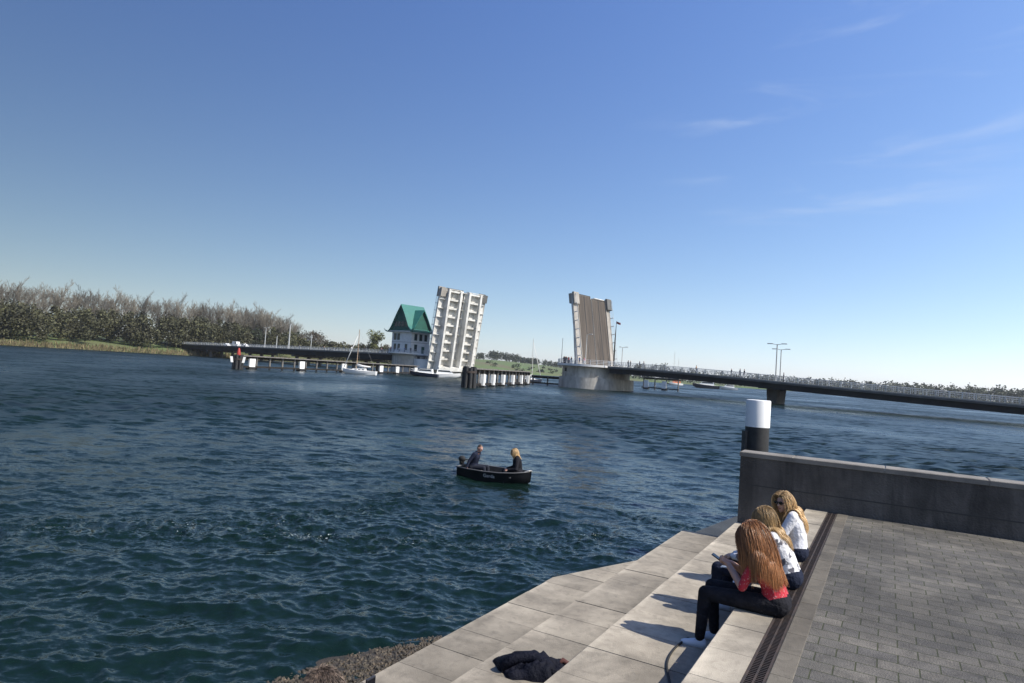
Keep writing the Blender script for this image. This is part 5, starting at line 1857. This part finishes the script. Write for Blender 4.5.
# ------------------------------------------------------------------ people on the bridge
def standing(name_label, P, rz, top, pants, hair, H=1.74, group=None, seed=0):
    r = thing('person', name_label, 'person', P, rz, group)
    k = H / 1.74
    g = random.Random(seed)
    caps = []; ells = []
    l = V((0, 1, 0)) * k
    z = lambda q: V((0, 0, q * k))
    caps.append((z(.93) - l * .06, z(.93) + l * .06, .13 * k, .13 * k, 'pants'))
    caps.append((z(1.0), z(1.22), .14 * k, .13 * k, 'top'))
    caps.append((z(1.28) - l * .07, z(1.28) + l * .07, .125 * k, .125 * k, 'top'))
    caps.append((z(1.40) - l * .13, z(1.40) + l * .13, .065 * k, .065 * k, 'top'))
    caps.append((z(1.42), z(1.54), .055 * k, .05 * k, 'skin'))
    ells.append((z(1.62), V((.1, .08, .12)) * k, Matrix.Identity(3), 'skin', -.1))
    sw = g.uniform(-.12, .12)
    for s in (1, -1):
        el = V((-.02 + g.uniform(-.05, .18), .24 * s, 1.12)) * k
        wr = V((g.uniform(.05, .26), .2 * s, g.uniform(.86, 1.15))) * k
        limb(caps, [z(1.39) + l * .185 * s, el, wr], [.06 * k, .05 * k, .036 * k], ['top', 'top'])
        hand_caps(caps, wr, (.3, 0, -1), (0, -s, 0), .3, s, 'skin', False, k)
        limb(caps, [z(.9) + l * .09 * s, V((sw * s * .5 + .02, .1 * s, .48)) * k, V((sw * s, .11 * s, .09)) * k, V((sw * s + .14, .12 * s, .05)) * k], [.095 * k, .066 * k, .045 * k, .04 * k], ['pants', 'pants', 'shoe'])
    body_mesh('body', caps, ells, {'top': cloth(top), 'pants': cloth(pants), 'skin': M['skin'], 'hair': M[hair], 'shoe': M['rubber']}, r, .035, 2)
    return r
BLK, NAV, RED, WHT, GRY, TAN = (.015, .015, .018), (.025, .035, .07), (.38, .04, .04), (.6, .6, .6), (.16, .16, .17), (.30, .2, .13)
BLU, PNK = (.06, .12, .3), (.5, .2, .24)
nm = {BLK: 'black', NAV: 'navy', RED: 'red', WHT: 'white', GRY: 'grey', TAN: 'tan', BLU: 'blue', PNK: 'pink'}
# crowd on the platform of the right pier
crowd = [(-8.0, -5.0, BLK, NAV), (-7.4, -7.2, BLK, BLK), (-6.4, -8.8, NAV, GRY), (-5.4, -9.8, BLK, NAV), (-4.3, -10.6, WHT, NAV), (-3.2, -11.2, BLK, BLK),
         (-2.2, -11.5, RED, NAV), (-1.1, -11.8, BLK, BLU), (.0, -11.7, GRY, BLK), (1.3, -11.6, BLU, NAV), (2.6, -11.2, PNK, WHT), (-5.0, -8.4, TAN, BLK), (-2.6, -9.9, NAV, BLK),
         (-7.7, -6.1, BLK, NAV), (-6.9, -8.0, RED, BLK), (-5.9, -9.3, BLK, BLK), (-4.8, -10.2, NAV, BLK), (-3.8, -10.9, BLK, NAV), (-7.0, -5.4, BLK, BLK), (-5.9, -7.4, WHT, NAV), (-4.0, -9.2, BLK, NAV)]
order = ['first from the left', 'second from the left', 'third from the left', 'fourth from the left', 'left of the white shirt', 'right of the white shirt',
         'wearing the right one of two red tops', 'right of the red top', 'beside the blue top', 'near the right end of the crowd', 'last on the right', 'behind the left front row', 'behind the right front row', 'beside the leftmost two', 'in red at the left end', 'right of the red one at left', 'in navy at mid left', 'left of the highest light top', 'inner row far left', 'in white in the inner row', 'inner row before the leaf']
for i, (s, w_, c1, c2) in enumerate(crowd):
    w_ = w_ + .75
    standing('person in %s top on the right pier, %s' % (nm[c1], order[i]), B(s + (.5 if s < -4 else 0), w_, 6.3), BA - R(100) + rnd.uniform(-.6, .6), c1, c2,
             ['hair_brown', 'hair_dirty_blond', 'hair_grey'][i % 3], rnd.uniform(1.75, 1.92), 'crowd on the right pier', i)
# walkers on the right approach
walk = [(13.6, BLK, NAV, 'near the right pier, first of a pair'), (14.6, BLK, BLK, 'second of the pair near the right pier'), (17.2, NAV, BLK, 'first of the two left of the far masts'),
        (18.0, GRY, NAV, 'second of the two left of the far masts'), (32.2, TAN, NAV, 'alone halfway along the right approach'), (40.6, BLK, BLK, 'left in the group of three before the lamps'),
        (42.3, NAV, BLK, 'middle of the group of three before the lamps'), (43.5, BLK, NAV, 'right in the group of three before the lamps'), (52.0, GRY, BLK, 'beside the double armed lamps'), (8.2, BLK, BLK, 'beside the flag mast')]
for i, (s, c1, c2, lb) in enumerate(walk):
    standing('person in %s top on right approach, %s' % (nm[c1], lb), B(s, -7.6 if i % 3 else -7.0, deck_z(s) + .14), BA + (0 if i % 2 else math.pi), c1, c2, 'hair_brown', rnd.uniform(1.75, 1.95), 'people on the right approach', 40 + i)
# people on the balcony of the bridge house
balc = [(-150, BLK, 'far left'), (-128, NAV, 'left of the middle'), (-112, RED, 'in the middle'), (-92, BLK, 'right of the middle'), (-72, WHT, 'toward the right'), (-55, BLU, 'second from the right'), (-38, BLK, 'far right')]
hm = Matrix.Translation(V(HB)) @ Matrix.Rotation(BA, 4, 'Z')
for i, (a, c1, lb) in enumerate(balc):
    p = hm @ V((6.6 * math.cos(R(a)), 6.6 * math.sin(R(a)), 7.0))
    standing('person in %s top on the house balcony, %s' % (nm[c1], lb), p, BA + R(a), c1, NAV, 'hair_brown', rnd.uniform(1.65, 1.85), 'people on the bridge house balcony', 70 + i)
left = [(-186, WHT, 'left of the street lamp'), (-140, NAV, 'between the thick mast and the sailing boat'), (-122, TAN, 'above the sailing boat bow'), (-104, WHT, 'right of the sailing boat mast'), (-96, BLK, 'farther right, towards the bridge house'), (-86, PNK, 'nearest the bridge house')]
for i, (s, c1, lb) in enumerate(left):
    standing('person in %s top on left approach, %s' % (nm[c1], lb), B(s, -7.7, deck_z(s) + .14), BA + (0 if i % 2 else math.pi), c1, NAV, 'hair_brown', rnd.uniform(1.65, 1.85), 'people on the left approach', 90 + i)

# ------------------------------------------------------------------ haze
mb = MB(); mb.box(-3400, 3400, -60, 3400, -4, 70)
hm_ = bpy.data.materials.new('haze'); hm_.use_nodes = True
ht = hm_.node_tree
ht.nodes.remove(ht.nodes['Principled BSDF'])
pv = ht.nodes.new('ShaderNodeVolumePrincipled')
pv.inputs['Color'].default_value = (.93, .96, 1.0, 1)
pv.inputs['Density'].default_value = .00009
pv.inputs['Anisotropy'].default_value = .2
ht.links.new(pv.outputs[0], ht.nodes['Material Output'].inputs['Volume'])
hz_ = mb.build('haze', hm_)
tag(hz_, None, None, None, 'stuff')

# ------------------------------------------------------------------ render settings
SC.view_settings.view_transform = 'Standard'
SC.view_settings.look = 'None'
SC.view_settings.gamma = 1
SC.view_settings.exposure = EXPO
SC.view_settings.use_curve_mapping = False
SC.cycles.use_denoising = True
SC.cycles.max_bounces = 6
SC.cycles.sample_clamp_indirect = 6
